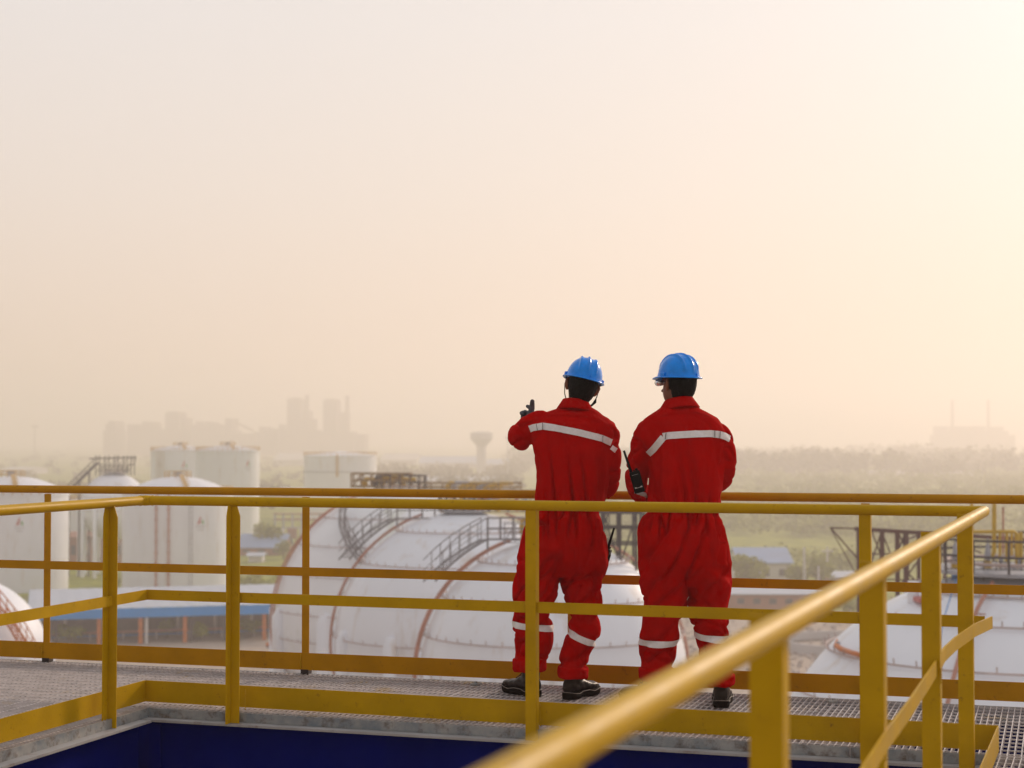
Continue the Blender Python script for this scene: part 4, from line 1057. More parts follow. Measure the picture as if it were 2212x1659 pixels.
def sphere_tank(label, cx, cy, rp, Y, rings=(0.62, 0.30, 0.02, -0.16), legs=11, meridians=(), platform_r=0.20, group='white spherical gas tanks', shell=TANK, tower=True, hcol=DKST, ringmat=RINGM, stair=None, extra_legs=True):
    c = aty(cx, cy, Y); r = rp * Y / FP
    t = thing('spherical_tank', label, 'gas tank', gz(c), group)
    m = MB(); rg = []
    for i in range(1, 40):
        ph = math.pi * i / 40 - math.pi / 2; rg.append([Vector((c.x + r * math.cos(ph) * math.cos(2 * math.pi * j / 80), c.y + r * math.cos(ph) * math.sin(2 * math.pi * j / 80), c.z + r * math.sin(ph))) for j in range(80)])
    m.rings(rg); m.build('shell', shell, t, smooth=True)
    # support legs, with rods between them
    a0 = 0.18
    for k in range(legs):
        a = a0 + 2 * math.pi * k / legs
        p = radial(c, r * 1.0, a, c.z + 0.3 * r * 0.2); MB().tube([Vector((p.x, p.y, GROUND)), p, p + Vector((-math.cos(a), -math.sin(a), 1.2)) * r * 0.03], 0.045 * r + 0.10, 14).build('leg', TANK, t, smooth='auto')
        b = 2 * math.pi * (k + 1) / legs + a0; q = radial(c, r, b, 0)
        z0, z1 = GROUND + 0.8, c.z - r * 0.35
        m = MB(); m.tube([Vector((p.x, p.y, z0)), Vector((q.x, q.y, z1))], 0.06, 6); m.tube([Vector((q.x, q.y, z0)), Vector((p.x, p.y, z1))], 0.06, 6); m.build('tie_rod', GRST, t)
    # deluge rings with nozzles
    for f in rings:
        rr_ = math.sqrt(1 - f * f) * r; zz = c.z + f * r
        m = MB(); m.tube([radial(c, rr_ + 0.18, 2 * math.pi * j / 72, zz) for j in range(72)], 0.035, 6, closed=True)
        for j in range(48):
            a = 2 * math.pi * j / 48; m.tube([radial(c, rr_ + 0.18, a, zz), radial(c, rr_ + 0.22, a, zz + 0.22)], 0.025, 5)
        m.build('deluge_ring', ringmat, t)
    for a in meridians:
        m = MB(); m.tube([radial(c, (r + 0.28) * math.cos(ph), a, c.z + (r + 0.28) * math.sin(ph)) for ph in np.linspace(-0.75, 1.25, 26)], 0.075, 8)
        for ph in np.linspace(-0.7, 1.2, 12):
            p = radial(c, (r + 0.28) * math.cos(ph), a, c.z + (r + 0.28) * math.sin(ph)); tt = Vector((-math.sin(a), math.cos(a), 0)); m.beam(p - tt * 0.35, p + tt * 0.35, 0.045, 0.045)
        m.build('feed_pipe', SPRAY, t, smooth='auto')
    pr = platform_r * r; zt = c.z + r + 0.10
    MB().lathe(Vector((c.x, c.y, zt)), [(pr, -0.12), (pr, 0.0), (0.1, 0.0)], 24).build('top_platform', GRST, t)
    rim_rail(t, c, pr, zt, 16, 1.1, hcol, th=0.09)
    MB().tube([radial(c, pr * 0.8, a, zt + 0.25) for a in np.linspace(0, 2 * math.pi, 25)[:-1]], 0.07, 6, closed=True).build('deluge_header', ringmat, t)
    return t, c, r
def curved_stair(t, c, r, a0, a1, p0, p1, mt=STAIRM, w=0.9, n=26, clear=0.45, dual=True, th=0.05):
    """stair that climbs the outside of a sphere, two stringers with rails and treads"""
    P1, P2 = [], []
    for i in range(n + 1):
        q = i / n; a = a0 + (a1 - a0) * q; ph = p0 + (p1 - p0) * q; rr_ = r + clear
        p = radial(c, rr_ * math.cos(ph), a, c.z + rr_ * math.sin(ph)); o = radial(c, (rr_ + w) * math.cos(ph), a, c.z + (rr_) * math.sin(ph)); P1.append(p); P2.append(o)
    m = MB()
    for P_ in (P1, P2):
        m.tube(P_, th * 1.3, 6); m.tube([p + Vector((0, 0, 1.0)) for p in P_], th * 0.8, 6); m.tube([p + Vector((0, 0, 0.5)) for p in P_], th * 0.5, 6)
    m.build('stringer', mt, t)
    m = MB()
    for i in range(0, n, 1):
        m.beam(P1[i], P2[i], 0.24, 0.04)
        if i % 3 == 0:
            for P_ in (P1, P2): m.tube([P_[i], P_[i] + Vector((0, 0, 1.0))], th * 0.7, 5)
    m.build('tread', mt, t)['kind'] = 'stuff'

def landing(sp, a, ph, clear):
    t, c, r = sp; rr_ = r + clear; p = radial(c, rr_ * math.cos(ph), a, c.z + rr_ * math.sin(ph)); q = Vector((c.x + 0.5, c.y - 0.6, p.z))
    d = (q - p).normalized(); sd_ = Vector((-d.y, d.x, 0)); m = MB()
    for s_ in (-0.35, 0.35):
        for h in (0.0, 0.5, 1.0): m.beam(p + sd_ * s_ + Vector((0, 0, h)), q + sd_ * s_ + Vector((0, 0, h)), 0.05, 0.05)
        for k in range(7): b_ = p.lerp(q, k / 6) + sd_ * s_; m.beam(b_ - Vector((0, 0, 0.5 if k % 3 == 0 else 0)), b_ + Vector((0, 0, 1.0)), 0.05, 0.05)
    m.build('landing_rail', STAIRM, t)
s1 = sphere_tank('farthest of the three large white spheres, mossy at its base, stair on its shoulder', 866, 1335, 274, 135, meridians=(math.pi + 0.30, -2.75, 0.3), shell=TANKBASE, rings=(0.80, 0.60, 0.38, 0.10, -0.10, -0.35))
curved_stair(s1[0], s1[1], s1[2], -2.35, -1.62, 1.02, 0.32)
s2 = sphere_tank('middle one of the three large white spheres, a dark stair arching over its upper left', 1003, 1384, 277, 105, meridians=(math.pi + 0.12, -2.98, 0.2), rings=(0.86, 0.62, 0.36, 0.06, -0.14))
curved_stair(s2[0], s2[1], s2[2], -2.86, -3.02, 1.06, 0.62, w=0.8, th=0.045, clear=0.75, n=18)
landing(s2, -2.86, 1.06, 0.75)
s3 = sphere_tank('nearest of the three large white spheres, seen between and below the two workers', 1195, 1452, 286, 80, meridians=(math.pi + 0.1, -2.95, 0.15), rings=(0.84, 0.58, 0.30, 0.02, -0.2))
curved_stair(s3[0], s3[1], s3[2], -2.86, -3.0, 1.10, 0.66, w=0.7, th=0.035, clear=0.8, n=18)
landing(s3, -2.86, 1.10, 0.8)
s4 = sphere_tank('huge white sphere filling the lower right behind the railing, yellow piping on top', 2206, 1799, 560, 60, meridians=(-2.15,), platform_r=0.34, rings=(0.93, 0.84, 0.70, 0.55), legs=10)
s5 = sphere_tank('white sphere cut by the left edge, orange stair curving over it', -90, 1436, 190, 112, meridians=(), platform_r=0.3, rings=(0.55, 0.20, -0.1), legs=9, ringmat=GRST)
curved_stair(s5[0], s5[1], s5[2], -0.9, -0.55, 1.05, 0.15, mt=ORANGE, w=1.0)
s6 = sphere_tank('small distant sphere between the two domed tanks, dark frame and sloping stair on top', 246, 1094, 72, 328, meridians=(), platform_r=0.42, rings=(0.3, -0.1), legs=12)
storage_tank('plain pale tank standing half hidden behind the small distant sphere', 138, 276, 1082, 372, 'cone', 0.8, 'white storage tanks', equip=False)
bh = house('brown open sided pump building below the small distant sphere', 150, 266, 1244, 1156, 1150, 12, BRICKR, ROOFG, windows=6, Y=345) if False else None
# frame and long stair over the distant sphere
m = MB(); c6, r6 = s6[1], s6[2]
zt = c6.z + r6 + 0.4
for dx in (-3.2, -1.4, 0.4, 2.2, 3.6):
    for dy in (-1.5, 1.5): m.beam(Vector((c6.x + dx, c6.y + dy, zt - 0.9)), Vector((c6.x + dx, c6.y + dy, zt + 3.0)), 0.16, 0.16)
for dy in (-1.5, 1.5):
    m.beam(Vector((c6.x - 4.4, c6.y + dy, zt + 2.4)), Vector((c6.x + 4.0, c6.y + dy, zt + 2.6)), 0.22, 0.25)
    m.beam(Vector((c6.x - 3.4, c6.y + dy, zt + 1.2)), Vector((c6.x + 3.6, c6.y + dy, zt + 1.2)), 0.10, 0.10)
    for k in range(4): m.beam(Vector((c6.x - 3.2 + 1.8 * k, c6.y + dy, zt - 0.5)), Vector((c6.x - 1.4 + 1.8 * k, c6.y + dy, zt + 2.4)), 0.09, 0.09)
m.build('pipe_frame', DKST, s6[0])
m = MB()
for dy in (-0.7, 0.7):
    p0, p1 = Vector((c6.x - 8.8, c6.y - 3 + dy, zt - 4.6)), Vector((c6.x - 3.0, c6.y - 1 + dy, zt + 1.6))
    m.beam(p0, p1, 0.14, 0.35); m.beam(p0 + Vector((0, 0, 1.2)), p1 + Vector((0, 0, 1.2)), 0.10, 0.10)
for k in range(9):
    q = k / 8; p = Vector((c6.x - 8.8, c6.y - 3, zt - 4.6)).lerp(Vector((c6.x - 3.0, c6.y - 1, zt + 1.6)), q)
    m.box(p, (0.4, 1.5, 0.06)); m.beam(p, p + Vector((0, 0, 1.2)), 0.08, 0.08)
m.build('stair', DKST, s6[0])
for q in (0.15, 0.45, 0.75):
    p = Vector((c6.x - 8.8, c6.y - 3, zt - 4.6)).lerp(Vector((c6.x - 3.0, c6.y - 1, zt + 1.6)), q)
    MB().beam(gz(p), p, 0.25, 0.25).build('stair_post', DKST, s6[0])

# equipment decks on the tops of the three spheres
def top_frame(t, c, r, xs, zlo, zhi, dy, bays, mt=TRUS, yellow=True, w=0.10, brace=True):
    w *= 0.72
    m = MB(); x0, x1 = xs; st = (x1 - x0) / bays
    for yy in (-dy, dy):
        for k in range(bays + 1): m.beam(Vector((c.x + x0 + k * st, c.y + yy, c.z + zlo)), Vector((c.x + x0 + k * st, c.y + yy, c.z + zhi)), w, w)
        for zz in (zlo + 0.02, (zlo + zhi) / 2, zhi): m.beam(Vector((c.x + x0 - 0.05, c.y + yy + 0.01, c.z + zz)), Vector((c.x + x1 + 0.05, c.y + yy + 0.01, c.z + zz)), w, w)
        if brace:
            for k in range(0, bays, 2): m.beam(Vector((c.x + x0 + k * st, c.y + yy, c.z + zlo)), Vector((c.x + x0 + (k + 1) * st, c.y + yy, c.z + zhi)), w * 0.6, w * 0.6)
    for k in range(bays + 1): m.beam(Vector((c.x + x0 + k * st, c.y - dy, c.z + zhi + 0.01)), Vector((c.x + x0 + k * st, c.y + dy, c.z + zhi + 0.01)), w, w)
    m.build('pipe_frame', mt, t)
def pipework(t, c, x0, x1, z0, z1, y, n, seed, mats=(YPIPE, GRST, YPIPE, BLUEV), r_=0.07):
    rnd = random.Random(seed)
    for k in range(n):
        x = x0 + (x1 - x0) * (k + 0.5) / n + rnd.uniform(-.1, .1); mt = mats[k % len(mats)]
        h = z0 + (z1 - z0) * rnd.uniform(0.55, 1.0)
        m = MB(); m.tube([Vector((c.x + x, c.y + y, c.z + z0)), Vector((c.x + x, c.y + y, c.z + h - 0.1)), Vector((c.x + x + 0.1, c.y + y, c.z + h)), Vector((c.x + x + rnd.uniform(0.5, 1.4), c.y + y, c.z + h))], r_, 8)
        m.lathe(Vector((c.x + x, c.y + y, c.z + z0 + (h - z0) * 0.4)), [(r_ * 2.2, -0.05), (r_ * 2.2, 0.05)], 10); m.lathe(Vector((c.x + x, c.y + y, c.z + z0 + (h - z0) * 0.65)), [(r_ * 1.6, -0.16), (r_ * 2.0, 0.0), (r_ * 1.6, 0.16)], 10)
        m.build('valve_pipe', mt, t, smooth='auto')
c, r = s1[1], s1[2]
top_frame(s1[0], c, r, (-3.9, 0.8), r + 0.3, r + 1.35 + 0.0, 1.0, 6, w=0.16)
pipework(s1[0], c, -3.2, 0.4, r + 0.2, r + 1.1, -0.4, 5, 3, (YPIPE, DKST, YPIPE, YPIPE), 0.14)
top_frame(s1[0], c, r, (1.5, 9.6), r - 0.1, r + 0.62, 1.2, 9, w=0.10)
pipework(s1[0], c, 3.5, 8.0, r - 0.1, r + 0.75, -0.4, 9, 33, (YPIPE, GRST, YPIPE, YPIPE), 0.12)
c, r = s2[1], s2[2]
top_frame(s2[0], c, r, (-1.4, 8.6), r + 0.0, r + 1.3, 1.0, 12, TRUS, w=0.07)
pipework(s2[0], c, -0.5, 6.5, r, r + 1.15, -0.7, 12, 5, (YPIPE, GRST, SPRAY, GRST), 0.08)
c, r = s3[1], s3[2]
top_frame(s3[0], c, r, (-2.3, -0.2), r - 0.15, r + 0.75, 0.9, 4, GRST, w=0.06)
top_frame(s3[0], c, r, (-0.2, 3.15), r - 0.1, r + 1.25, 0.9, 6, DKST, w=0.07)
pipework(s3[0], c, -1.6, 1.2, r - 0.1, r + 1.0, -0.5, 8, 8, (YPIPE, GRST, GRST, SPRAY), 0.06)
m = MB()   # taller frame legs that reach down the far shoulder
for xx, zb in ((2.35, r - 1.0), (3.1, r - 1.75), (3.85, r - 2.4), (4.2, r - 3.3)):
    for yy in (-0.9, 0.9): m.beam(Vector((c.x + xx, c.y + yy, c.z + zb)), Vector((c.x + xx, c.y + yy, c.z + r + 1.25)), 0.11, 0.11)
for zz in (r + 1.25, r + 0.55, r - 0.2):
    for yy in (-0.9, 0.9): m.beam(Vector((c.x + 2.2, c.y + yy, c.z + zz)), Vector((c.x + 4.3, c.y + yy, c.z + zz)), 0.09, 0.09)
m.beam(Vector((c.x + 2.35, c.y - 0.9, c.z + r + 1.2)), Vector((c.x + 3.1, c.y - 0.9, c.z + r - 1.2)), 0.07, 0.07); m.beam(Vector((c.x + 3.85, c.y - 0.9, c.z + r + 1.2)), Vector((c.x + 3.1, c.y - 0.9, c.z + r - 1.2)), 0.07, 0.07)
m.build('tall_frame', DKST, s3[0])

# big sphere at the right: yellow manifold, valves, railing
c, r = s4[1], s4[2]; Yt = 60.0; T4 = s4[0]
def p4(px, py, dy=0.0): return aty(px, py, Yt + dy)
MB().tube([p4(2147.5, 1086), p4(2147.5, 1192), p4(2144, 1200), p4(2134, 1203)], 0.075, 14).build('yellow_riser', YPIPE, T4, smooth='auto')
MB().tube([p4(2099, 1086, 2), p4(2099, 1140, 2), p4(2102, 1148, 2)], 0.06, 12).build('yellow_riser', YPIPE, T4, smooth='auto')
MB().tube([p4(2096, 1149), p4(2190, 1148), p4(2197, 1153), p4(2198, 1262)], 0.062, 12).build('yellow_header', YPIPE, T4, smooth='auto')
for px, y1, rr_ in ((2175, 1225, 0.058), (2185.5, 1200, 0.045), (2160, 1232, 0.05), (2206, 1240, 0.06)):
    MB().tube([p4(px, 1149), p4(px, y1)], rr_, 10).build('yellow_branch', YPIPE, T4, smooth='auto')
MB().tube([p4(2167, 1095), p4(2167, 1195)], 0.035, 8).build('red_pipe', SPRAY, T4)
for px in (2064, 2134):
    p = p4(px, 1207)
    MB().lathe(p, [(0.10, -0.05), (0.13, 0.0), (0.12, 0.15), (0.07, 0.48), (0.03, 0.58), (0.025, 0.72)], 16).build('valve_actuator', GRST, T4, smooth='auto')
    MB().lathe(p4(px, 1222), [(0.07, -0.2), (0.13, -0.14), (0.15, 0), (0.13, 0.14), (0.07, 0.2)], 16).build('valve_body', YPIPE, T4, smooth='auto')
    MB().lathe(p4(px, 1243), [(0.08, -0.2), (0.14, -0.16), (0.14, 0.14), (0.08, 0.16)], 16).build('valve_bonnet', BLUEV if px < 2100 else DKST, T4, smooth='auto')
    MB().lathe(p4(px, 1260), [(0.13, -0.05), (0.13, 0.05), (0.05, 0.06), (0.05, 0.2)], 12).build('flange', DKST if px < 2100 else YPIPE, T4)
for i, (px, y0, y1, mt) in enumerate(((2163, 1202, 1265, GRST), (2172, 1214, 1266, GRST), (2181, 1225, 1270, BLUEV), (2190, 1219, 1268, GRST), (2195, 1240, 1272, BLUEV), (2203, 1206, 1262, GRST), (2121, 1225, 1268, GRST), (2100, 1236, 1268, DKST), (2152, 1228, 1268, DKST))):
    p = p4(px, y1, -0.3 + 0.1 * (i % 3)); h = (y1 - y0) * Yt / FP
    MB().lathe(p, [(0.04, 0), (0.04, h * 0.3), (0.09, h * 0.32), (0.09, h * 0.42), (0.04, h * 0.45), (0.04, h * 0.75), (0.08, h * 0.78), (0.08, h * 0.9), (0.03, h)], 12).build('small_valve', mt, T4, smooth='auto')
m = MB()
for py in (1211, 1228, 1247): m.beam(p4(2040, py, -1.2), p4(2260, py + 4, -1.2), 0.03, 0.03)
for px in range(2044, 2262, 27): m.beam(p4(px, 1209, -1.2), p4(px, 1272, -1.2), 0.03, 0.03)
m.build('platform_rail', DKST, T4)
MB().box(p4(2140, 1266, 0) + Vector((0.3, 0.6, 0)), (4.6, 3.0, 0.08)).build('deck', GRST, T4)
MB().box(p4(2018, 1295, -1.5), (1.3, 0.9, 0.16)).build('red_tray', EMR, T4)
MB().tube([p4(2038, 1298, -1.6), p4(2022, 1320, -2.3), p4(2008, 1345, -3.0)], 0.11, 8).build('red_pipe', SPRAY, T4)
MB().tube([p4(1973, 1256, -1.0), p4(1973, 1302, -1.0)], 0.20, 14).build('vent_stub', TANK, T4, smooth='auto')
MB().tube([p4(2066, 1250, -3.1), p4(2050, 1300, -3.4), p4(2036, 1345, -4.0), p4(2030, 1395, -5.0)], 0.02, 6).build('cable', BLUEV, T4)

# brown steel pipe rack behind the big sphere
rk = thing('steel_pipe_rack', 'dark brown steel truss rack with slanting arm left of the yellow piping', 'pipe rack', gz(aty(1950, 1150, 74)))
YR = 74.0
def pr_(px, py, dy=0): return aty(px, py, YR + dy)
def rbeam(a, b, w, nm, dy=0, h=None): return MB().beam(pr_(*a, dy), pr_(*b, dy), w, h or w).build(nm, BRST, rk)
for dy in (0, 3.0):
    rbeam((1846, 1142), (2240, 1167), 0.14, 'top_beam', dy, 0.17)
rbeam((1793, 1140), (1856, 1142), 0.06, 'bracket_arm')
rbeam((1795, 1141), (1852, 1206), 0.06, 'bracket_brace'); rbeam((1794, 1141), (1848, 1238), 0.04, 'bracket_brace', 2.0)
for px, w, dy in ((1854, 0.15, 0), (1905, 0.18, 0), (1938, 0.18, 3.0), (1957, 0.20, 0), (1984, 0.15, 3.0), (2040, 0.13, 0), (2086, 0.13, 3.0)):
    p = pr_(px, 1146, dy); MB().beam(gz(p), p, w, w).build('post', BRST, rk)
for a, b in (((1882, 1146), (1905, 1205)), ((1905, 1146), (1882, 1215)), ((1905, 1150), (1925, 1200)), ((1938, 1146), (1957, 1185)), ((1957, 1148), (1938, 1195)), ((1957, 1166), (1990, 1154)), ((1940, 1215), (1984, 1262)), ((1984, 1210), (1940, 1270)), ((2050, 1162), (2120, 1195)), ((2170, 1168), (2212, 1190)), ((2160, 1168), (2130, 1190))):
    rbeam(a, b, 0.06, 'brace')
for py in (1196, 1250, 1300): rbeam((1854, py), (2100, py + 6), 0.06, 'cross_beam', 1.5)

# ------------------------------------------------------------------ shed with the blue fascia
sh = thing('blue_roof_shed', 'long open shed with pale roof and bright blue fascia behind the left railing', 'shed', gz(aty(340, 1390, 232)))
zr = GROUND + 4.7
a, b = atz(60, 1319.5, zr), atz(720, 1302, zr); dn = (b - a).normalized(); dp = Vector((-dn.y, dn.x, 0))
if dp.y < 0: dp = -dp
dep = 26.0
m = MB(); L_ = (b - a).length; n = int(L_ / 1.0); prof = []
for i in range(n + 1):
    x = L_ * i / n; prof.append((x, 0.05 * (i % 2)))
vs = [a + dn * x + Vector((0, 0, z)) + dp * d + Vector((0, 0, 0.4 * d / dep)) for d in (0, dep) for x, z in prof]
m.add(vs, [(i, i + 1, n + 2 + i, n + 1 + i) for i in range(n)]); m.build('roof', ROOFG, sh)
MB().beam(a - dp * 0.08 - Vector((0, 0, 0.62)), b - dp * 0.08 - Vector((0, 0, 0.62)), 0.06, 1.25).build('fascia', BLUE, sh)
MB().beam(a - Vector((0, 0, 0.62)) , a + dp * dep - Vector((0, 0, 0.3)), 0.06, 1.25).build('fascia', BLUE, sh)
for px, mt in ((108, DKST), (214, ORANGE), (304, ORANGE), (402, ORANGE), (492, DKST), (580, ORANGE)):
    p = atz(px, 1312, zr); q = a + dn * (p - a).dot(dn) + dp * 0.4
    MB().beam(gz(q), Vector((q.x, q.y, zr - 0.3)), 0.5, 0.5).build('post', mt, sh)
    q2 = q + dn * 0.75; MB().beam(gz(q2), Vector((q2.x, q2.y, zr - 0.3)), 0.35, 0.35).build('post', WHITEW if px in (304, 214) else DKST, sh)
    q3 = q + dp * (dep - 1); MB().beam(gz(q3), Vector((q3.x, q3.y, zr + 0.1)), 0.4, 0.4).build('post', DKST, sh)
wl = thing('boundary_wall', 'long weathered grey brown wall seen under the blue shed roof', 'wall', gz(aty(340, 1370, 236)))
wa, wb = a - dn * 10 + dp * 9, b + dn * 20 + dp * 9
for i in range(14):
    q0 = wa.lerp(wb, i / 14); q1 = wa.lerp(wb, (i + 1) / 14)
    MB().beam(Vector((q0.x, q0.y, GROUND + 1.35)) + dn * 0.02, Vector((q1.x, q1.y, GROUND + 1.35)) - dn * 0.25, 0.15, 2.7).build('panel', WALLG, wl)
    MB().beam(Vector((q1.x, q1.y, GROUND)), Vector((q1.x, q1.y, GROUND + 2.9)), 0.3, 0.3).build('wall_post', CONC, wl)
pp = thing('red_fire_main', 'thin red pipe running low along the wall under the shed', 'pipe', gz(aty(340, 1372, 228)))
MB().tube([a - dn * 5 + dp * 5 + Vector((0, 0, GROUND + 1.05 - zr)), b + dn * 20 + dp * 5 + Vector((0, 0, GROUND + 1.25 - zr))], 0.16, 8).build('pipe', SPRAY, pp)
MB().tube([a - dn * 5 + dp * 5 + Vector((0, 0, GROUND + 0.6 - zr)), b + dn * 20 + dp * 5 + Vector((0, 0, GROUND + 0.8 - zr))], 0.12, 8).build('lower_pipe', BLUEV, pp)
for i in range(16):
    q = (a - dn * 5 + dp * 5).lerp(b + dn * 20 + dp * 5, i / 15); MB().box(Vector((q.x, q.y, GROUND + 0.5)), (0.2, 0.5, 1.0), dn, dp).build('pipe_support', CONC, pp)

# pipe rack at the feet of the farthest sphere
f1 = thing('low_pipe_rack', 'pinkish low pipe rack at the foot of the farthest large sphere', 'pipe rack', gz(aty(640, 1420, 150)))
for dy in (0, 2.0):
    for px in (590, 606, 625, 650, 690, 720):
        p = aty(px, 1398, 150 + dy); MB().beam(gz(p), p, 0.3, 0.3).build('post', WHITEW, f1)
    for py in (1398, 1412): MB().beam(aty(582, py, 150 + dy), aty(735, py + 5, 150 + dy), 0.22, 0.22).build('beam', BRICKR, f1)
for k, py in enumerate((1392, 1396)): MB().tube([aty(575, py, 150.5 + k), aty(740, py + 4, 150.5 + k)], 0.16, 8).build('pipe', (ORANGE, GRST)[k], f1)

# ------------------------------------------------------------------ buildings
def house(label, xl, xr, ybase, yeave, yridge, depth, wallm, roofm, cat='building', turn=0.0, windows=0, group=None, Y=None, door=False):
    base = atz((xl + xr) / 2, ybase, GROUND) if Y is None else gz(aty((xl + xr) / 2, ybase, Y))
    Y_ = base.y; k = Y_ / FP
    w = (xr - xl) * k; he = (ybase - yeave) * k; hr = (ybase - yridge) * k
    if Y is not None: he = aty(xl, yeave, Y_).z - GROUND; hr = aty(xl, yridge, Y_).z - GROUND
    t = thing('building', label, cat, base, group)
    ux = Vector((math.cos(turn), math.sin(turn), 0)); uy = Vector((-math.sin(turn), math.cos(turn), 0))
    MB().box(base + uy * depth / 2 + Vector((0, 0, he / 2)), (w, depth, he), ux, uy).build('wall', wallm, t)
    ov = 0.5
    def g(x, y, z): return base + ux * x + uy * y + Vector((0, 0, z))
    th = 0.12
    m = MB(); W2 = w / 2 + ov
    for y0, z0, y1, z1 in ((-ov, he - 0.1, depth / 2, hr), (depth / 2, hr, depth + ov, he - 0.1)):
        m.hexa([g(-W2, y0, z0), g(W2, y0, z0), g(W2, y1, z1), g(-W2, y1, z1), g(-W2, y0, z0 + th), g(W2, y0, z0 + th), g(W2, y1, z1 + th), g(-W2, y1, z1 + th)])
    m.build('roof', roofm, t)
    m = MB()
    for s_ in (-1, 1): MB().add([g(s_ * w / 2, 0, he), g(s_ * w / 2, depth, he), g(s_ * w / 2, depth / 2, hr)], [(0, 1, 2)]).build('gable', wallm, t)
    for i in range(windows):
        x = -w / 2 + w * (i + 0.5) / windows; f = MB().box(g(x, -0.04, he * 0.55), (w / windows * 0.42, 0.08, he * 0.32), ux, uy).build('window', SPOIL, t)
    return t
house('white building with blue grey roof amid greenery right of the right worker', 1600, 1709, 1262, 1216, 1190, 16, WHITEW, BLUER, windows=3)
house('brown shed with long pale roof edge beyond the rubble, right of the right worker', 1480, 1790, 1318, 1283, 1274, 10, BRICKR, ROOFG, windows=9, turn=-0.02)
house('small grey roofed hut left of the brown steel rack', 1795, 1850, 1262, 1247, 1239, 9, BRICKR, ROOFG)
house('small house with blue roof at the left edge of the farthest sphere', 516, 612, 1200, 1183, 1158, 14, BRICKR, BLUER, windows=3)
house('low white hut under the tree left of the farthest sphere', 536, 566, 1215, 1201, 1196, 5, WHITEW, ROOFG)
house('long pale red warehouse just above the rails left of the pointing worker', 920, 1072, 1062, 1040, 1032, 40, BRICKR, ROOFG, windows=5)
house('long low brick building with flat pale roof behind the cone roofed tank', 590, 660, 1075, 1062, 1056, 30, BRICKR, ROOFG, windows=4)
WH = 'far warehouses in the haze'
house('wide pale blue roofed warehouse left of the water tower', 905, 1030, 1010, 1000, 987, 90, CONC, BLUER)
house('pale warehouse with low roof directly behind the water tower stem', 1025, 1110, 1012, 1003, 993, 80, CONC, BLUER)
house('white warehouse between the cone roofed tank and the blue roofed warehouse', 822, 900, 1004, 993, 981, 90, CONC, CONC)
house('white shed left of the cone roofed tank, far off', 590, 656, 1006, 994, 980, 80, CONC, CONC)
house('far pale shed right of the right worker above the trees', 1570, 1680, 1003, 998, 995, 60, CONC, BLUER)
house('thin white far shed at the left edge above the domed tank', 0, 62, 1025, 1015, 1010, 50, CONC, CONC)
house('pale shed roof among the right hand trees, left of the power plant', 1895, 1978, 1028, 1022, 1017, 50, WHITEW, CONC)
house('second thin pale roof among the right hand trees', 2045, 2110, 1030, 1024, 1020, 50, WHITEW, CONC)
house('far flat white shed near the right plant', 1940, 2110, 1005, 999, 995, 90, WHITEW, CONC)

# structures between the farthest sphere and the tanks
f2 = thing('blue_grey_pipe_bridge', 'blue grey pipe bridge with pink pumps at the left shoulder of the farthest sphere', 'pipe bridge', gz(aty(625, 1160, 420)))
for dy in (0, 4):
    for px in (594, 612, 632, 652, 690, 730):
        p = aty(px, 1110, 420 + dy); MB().beam(gz(p), p, 0.45, 0.45).build('post', GRST, f2)
    for py in (1110, 1122, 1140): MB().beam(aty(590, py, 420 + dy), aty(760, py, 420 + dy), 0.35, 0.35).build('beam', (GRST, BRICKR, GRST)[(py // 4) % 3], f2)
for k in range(5): MB().box(aty(605 + 26 * k, 1152, 416) , (2.2, 2, 2.4)).build('pump_house', (WHITEW, BRICKR, CONC)[k % 3], f2)

# water tower
wt = aty(1040, 932, 1200); wb_ = gz(wt); H = wt.z - GROUND
t = thing('water_tower', 'pale concrete mushroom shaped water tower standing in the haze', 'water tower', wb_)
MB().lathe(wb_, [(3.9, 0), (3.5, 2), (3.4, H - 11)], 24).build('stem', CONC, t, smooth='auto')
MB().lathe(wb_, [(3.5, H - 11), (4.2, H - 9.6), (7.6, H - 5.6), (7.9, H - 5.2), (7.9, H - 1.0), (7.3, H - 0.6)], 32, cap=False).build('tank', CONC, t, smooth='auto')
MB().lathe(wb_, [(7.3, H - 0.6), (4.0, H - 0.1), (0.3, H)], 32).build('roof', CONC, t, smooth='auto')
def mast(label, px, ytop, Y, w, name='lamp_mast', cat='mast', head=True, mt=CONC, group=None):
    p = aty(px, ytop, Y); t = thing(name, label, cat, gz(p), group)
    MB().tube([gz(p), p], [w, w * 0.6], 8).build('pole', mt, t)
    if head: MB().box(p, (w * 9, w * 3, w * 2.0)).build('lamp_head', mt, t)
    return t
mast('tall thin lamp mast just left of the pointing worker', 1097, 946, 800, 0.28)
mast('thick pale pole right of the white building', 1737, 1182, 300, 0.30, 'concrete_pole', 'pole', False)
tq = mast('second pale pole with short cross arm, left of the brown rack', 1787, 1180, 330, 0.26, 'concrete_pole', 'pole', False)
MB().box(aty(1787, 1190, 330), (2.2, 0.3, 0.3)).build('cross_arm', CONC, tq)
mast('short white pole in front of the bushes at the right', 1768, 1223, 250, 0.22, 'concrete_pole', 'pole', False)
mast('faint far lattice mast above the left domed tank', 75, 921, 2200, 0.9, 'lattice_mast', 'mast', True, FARM)

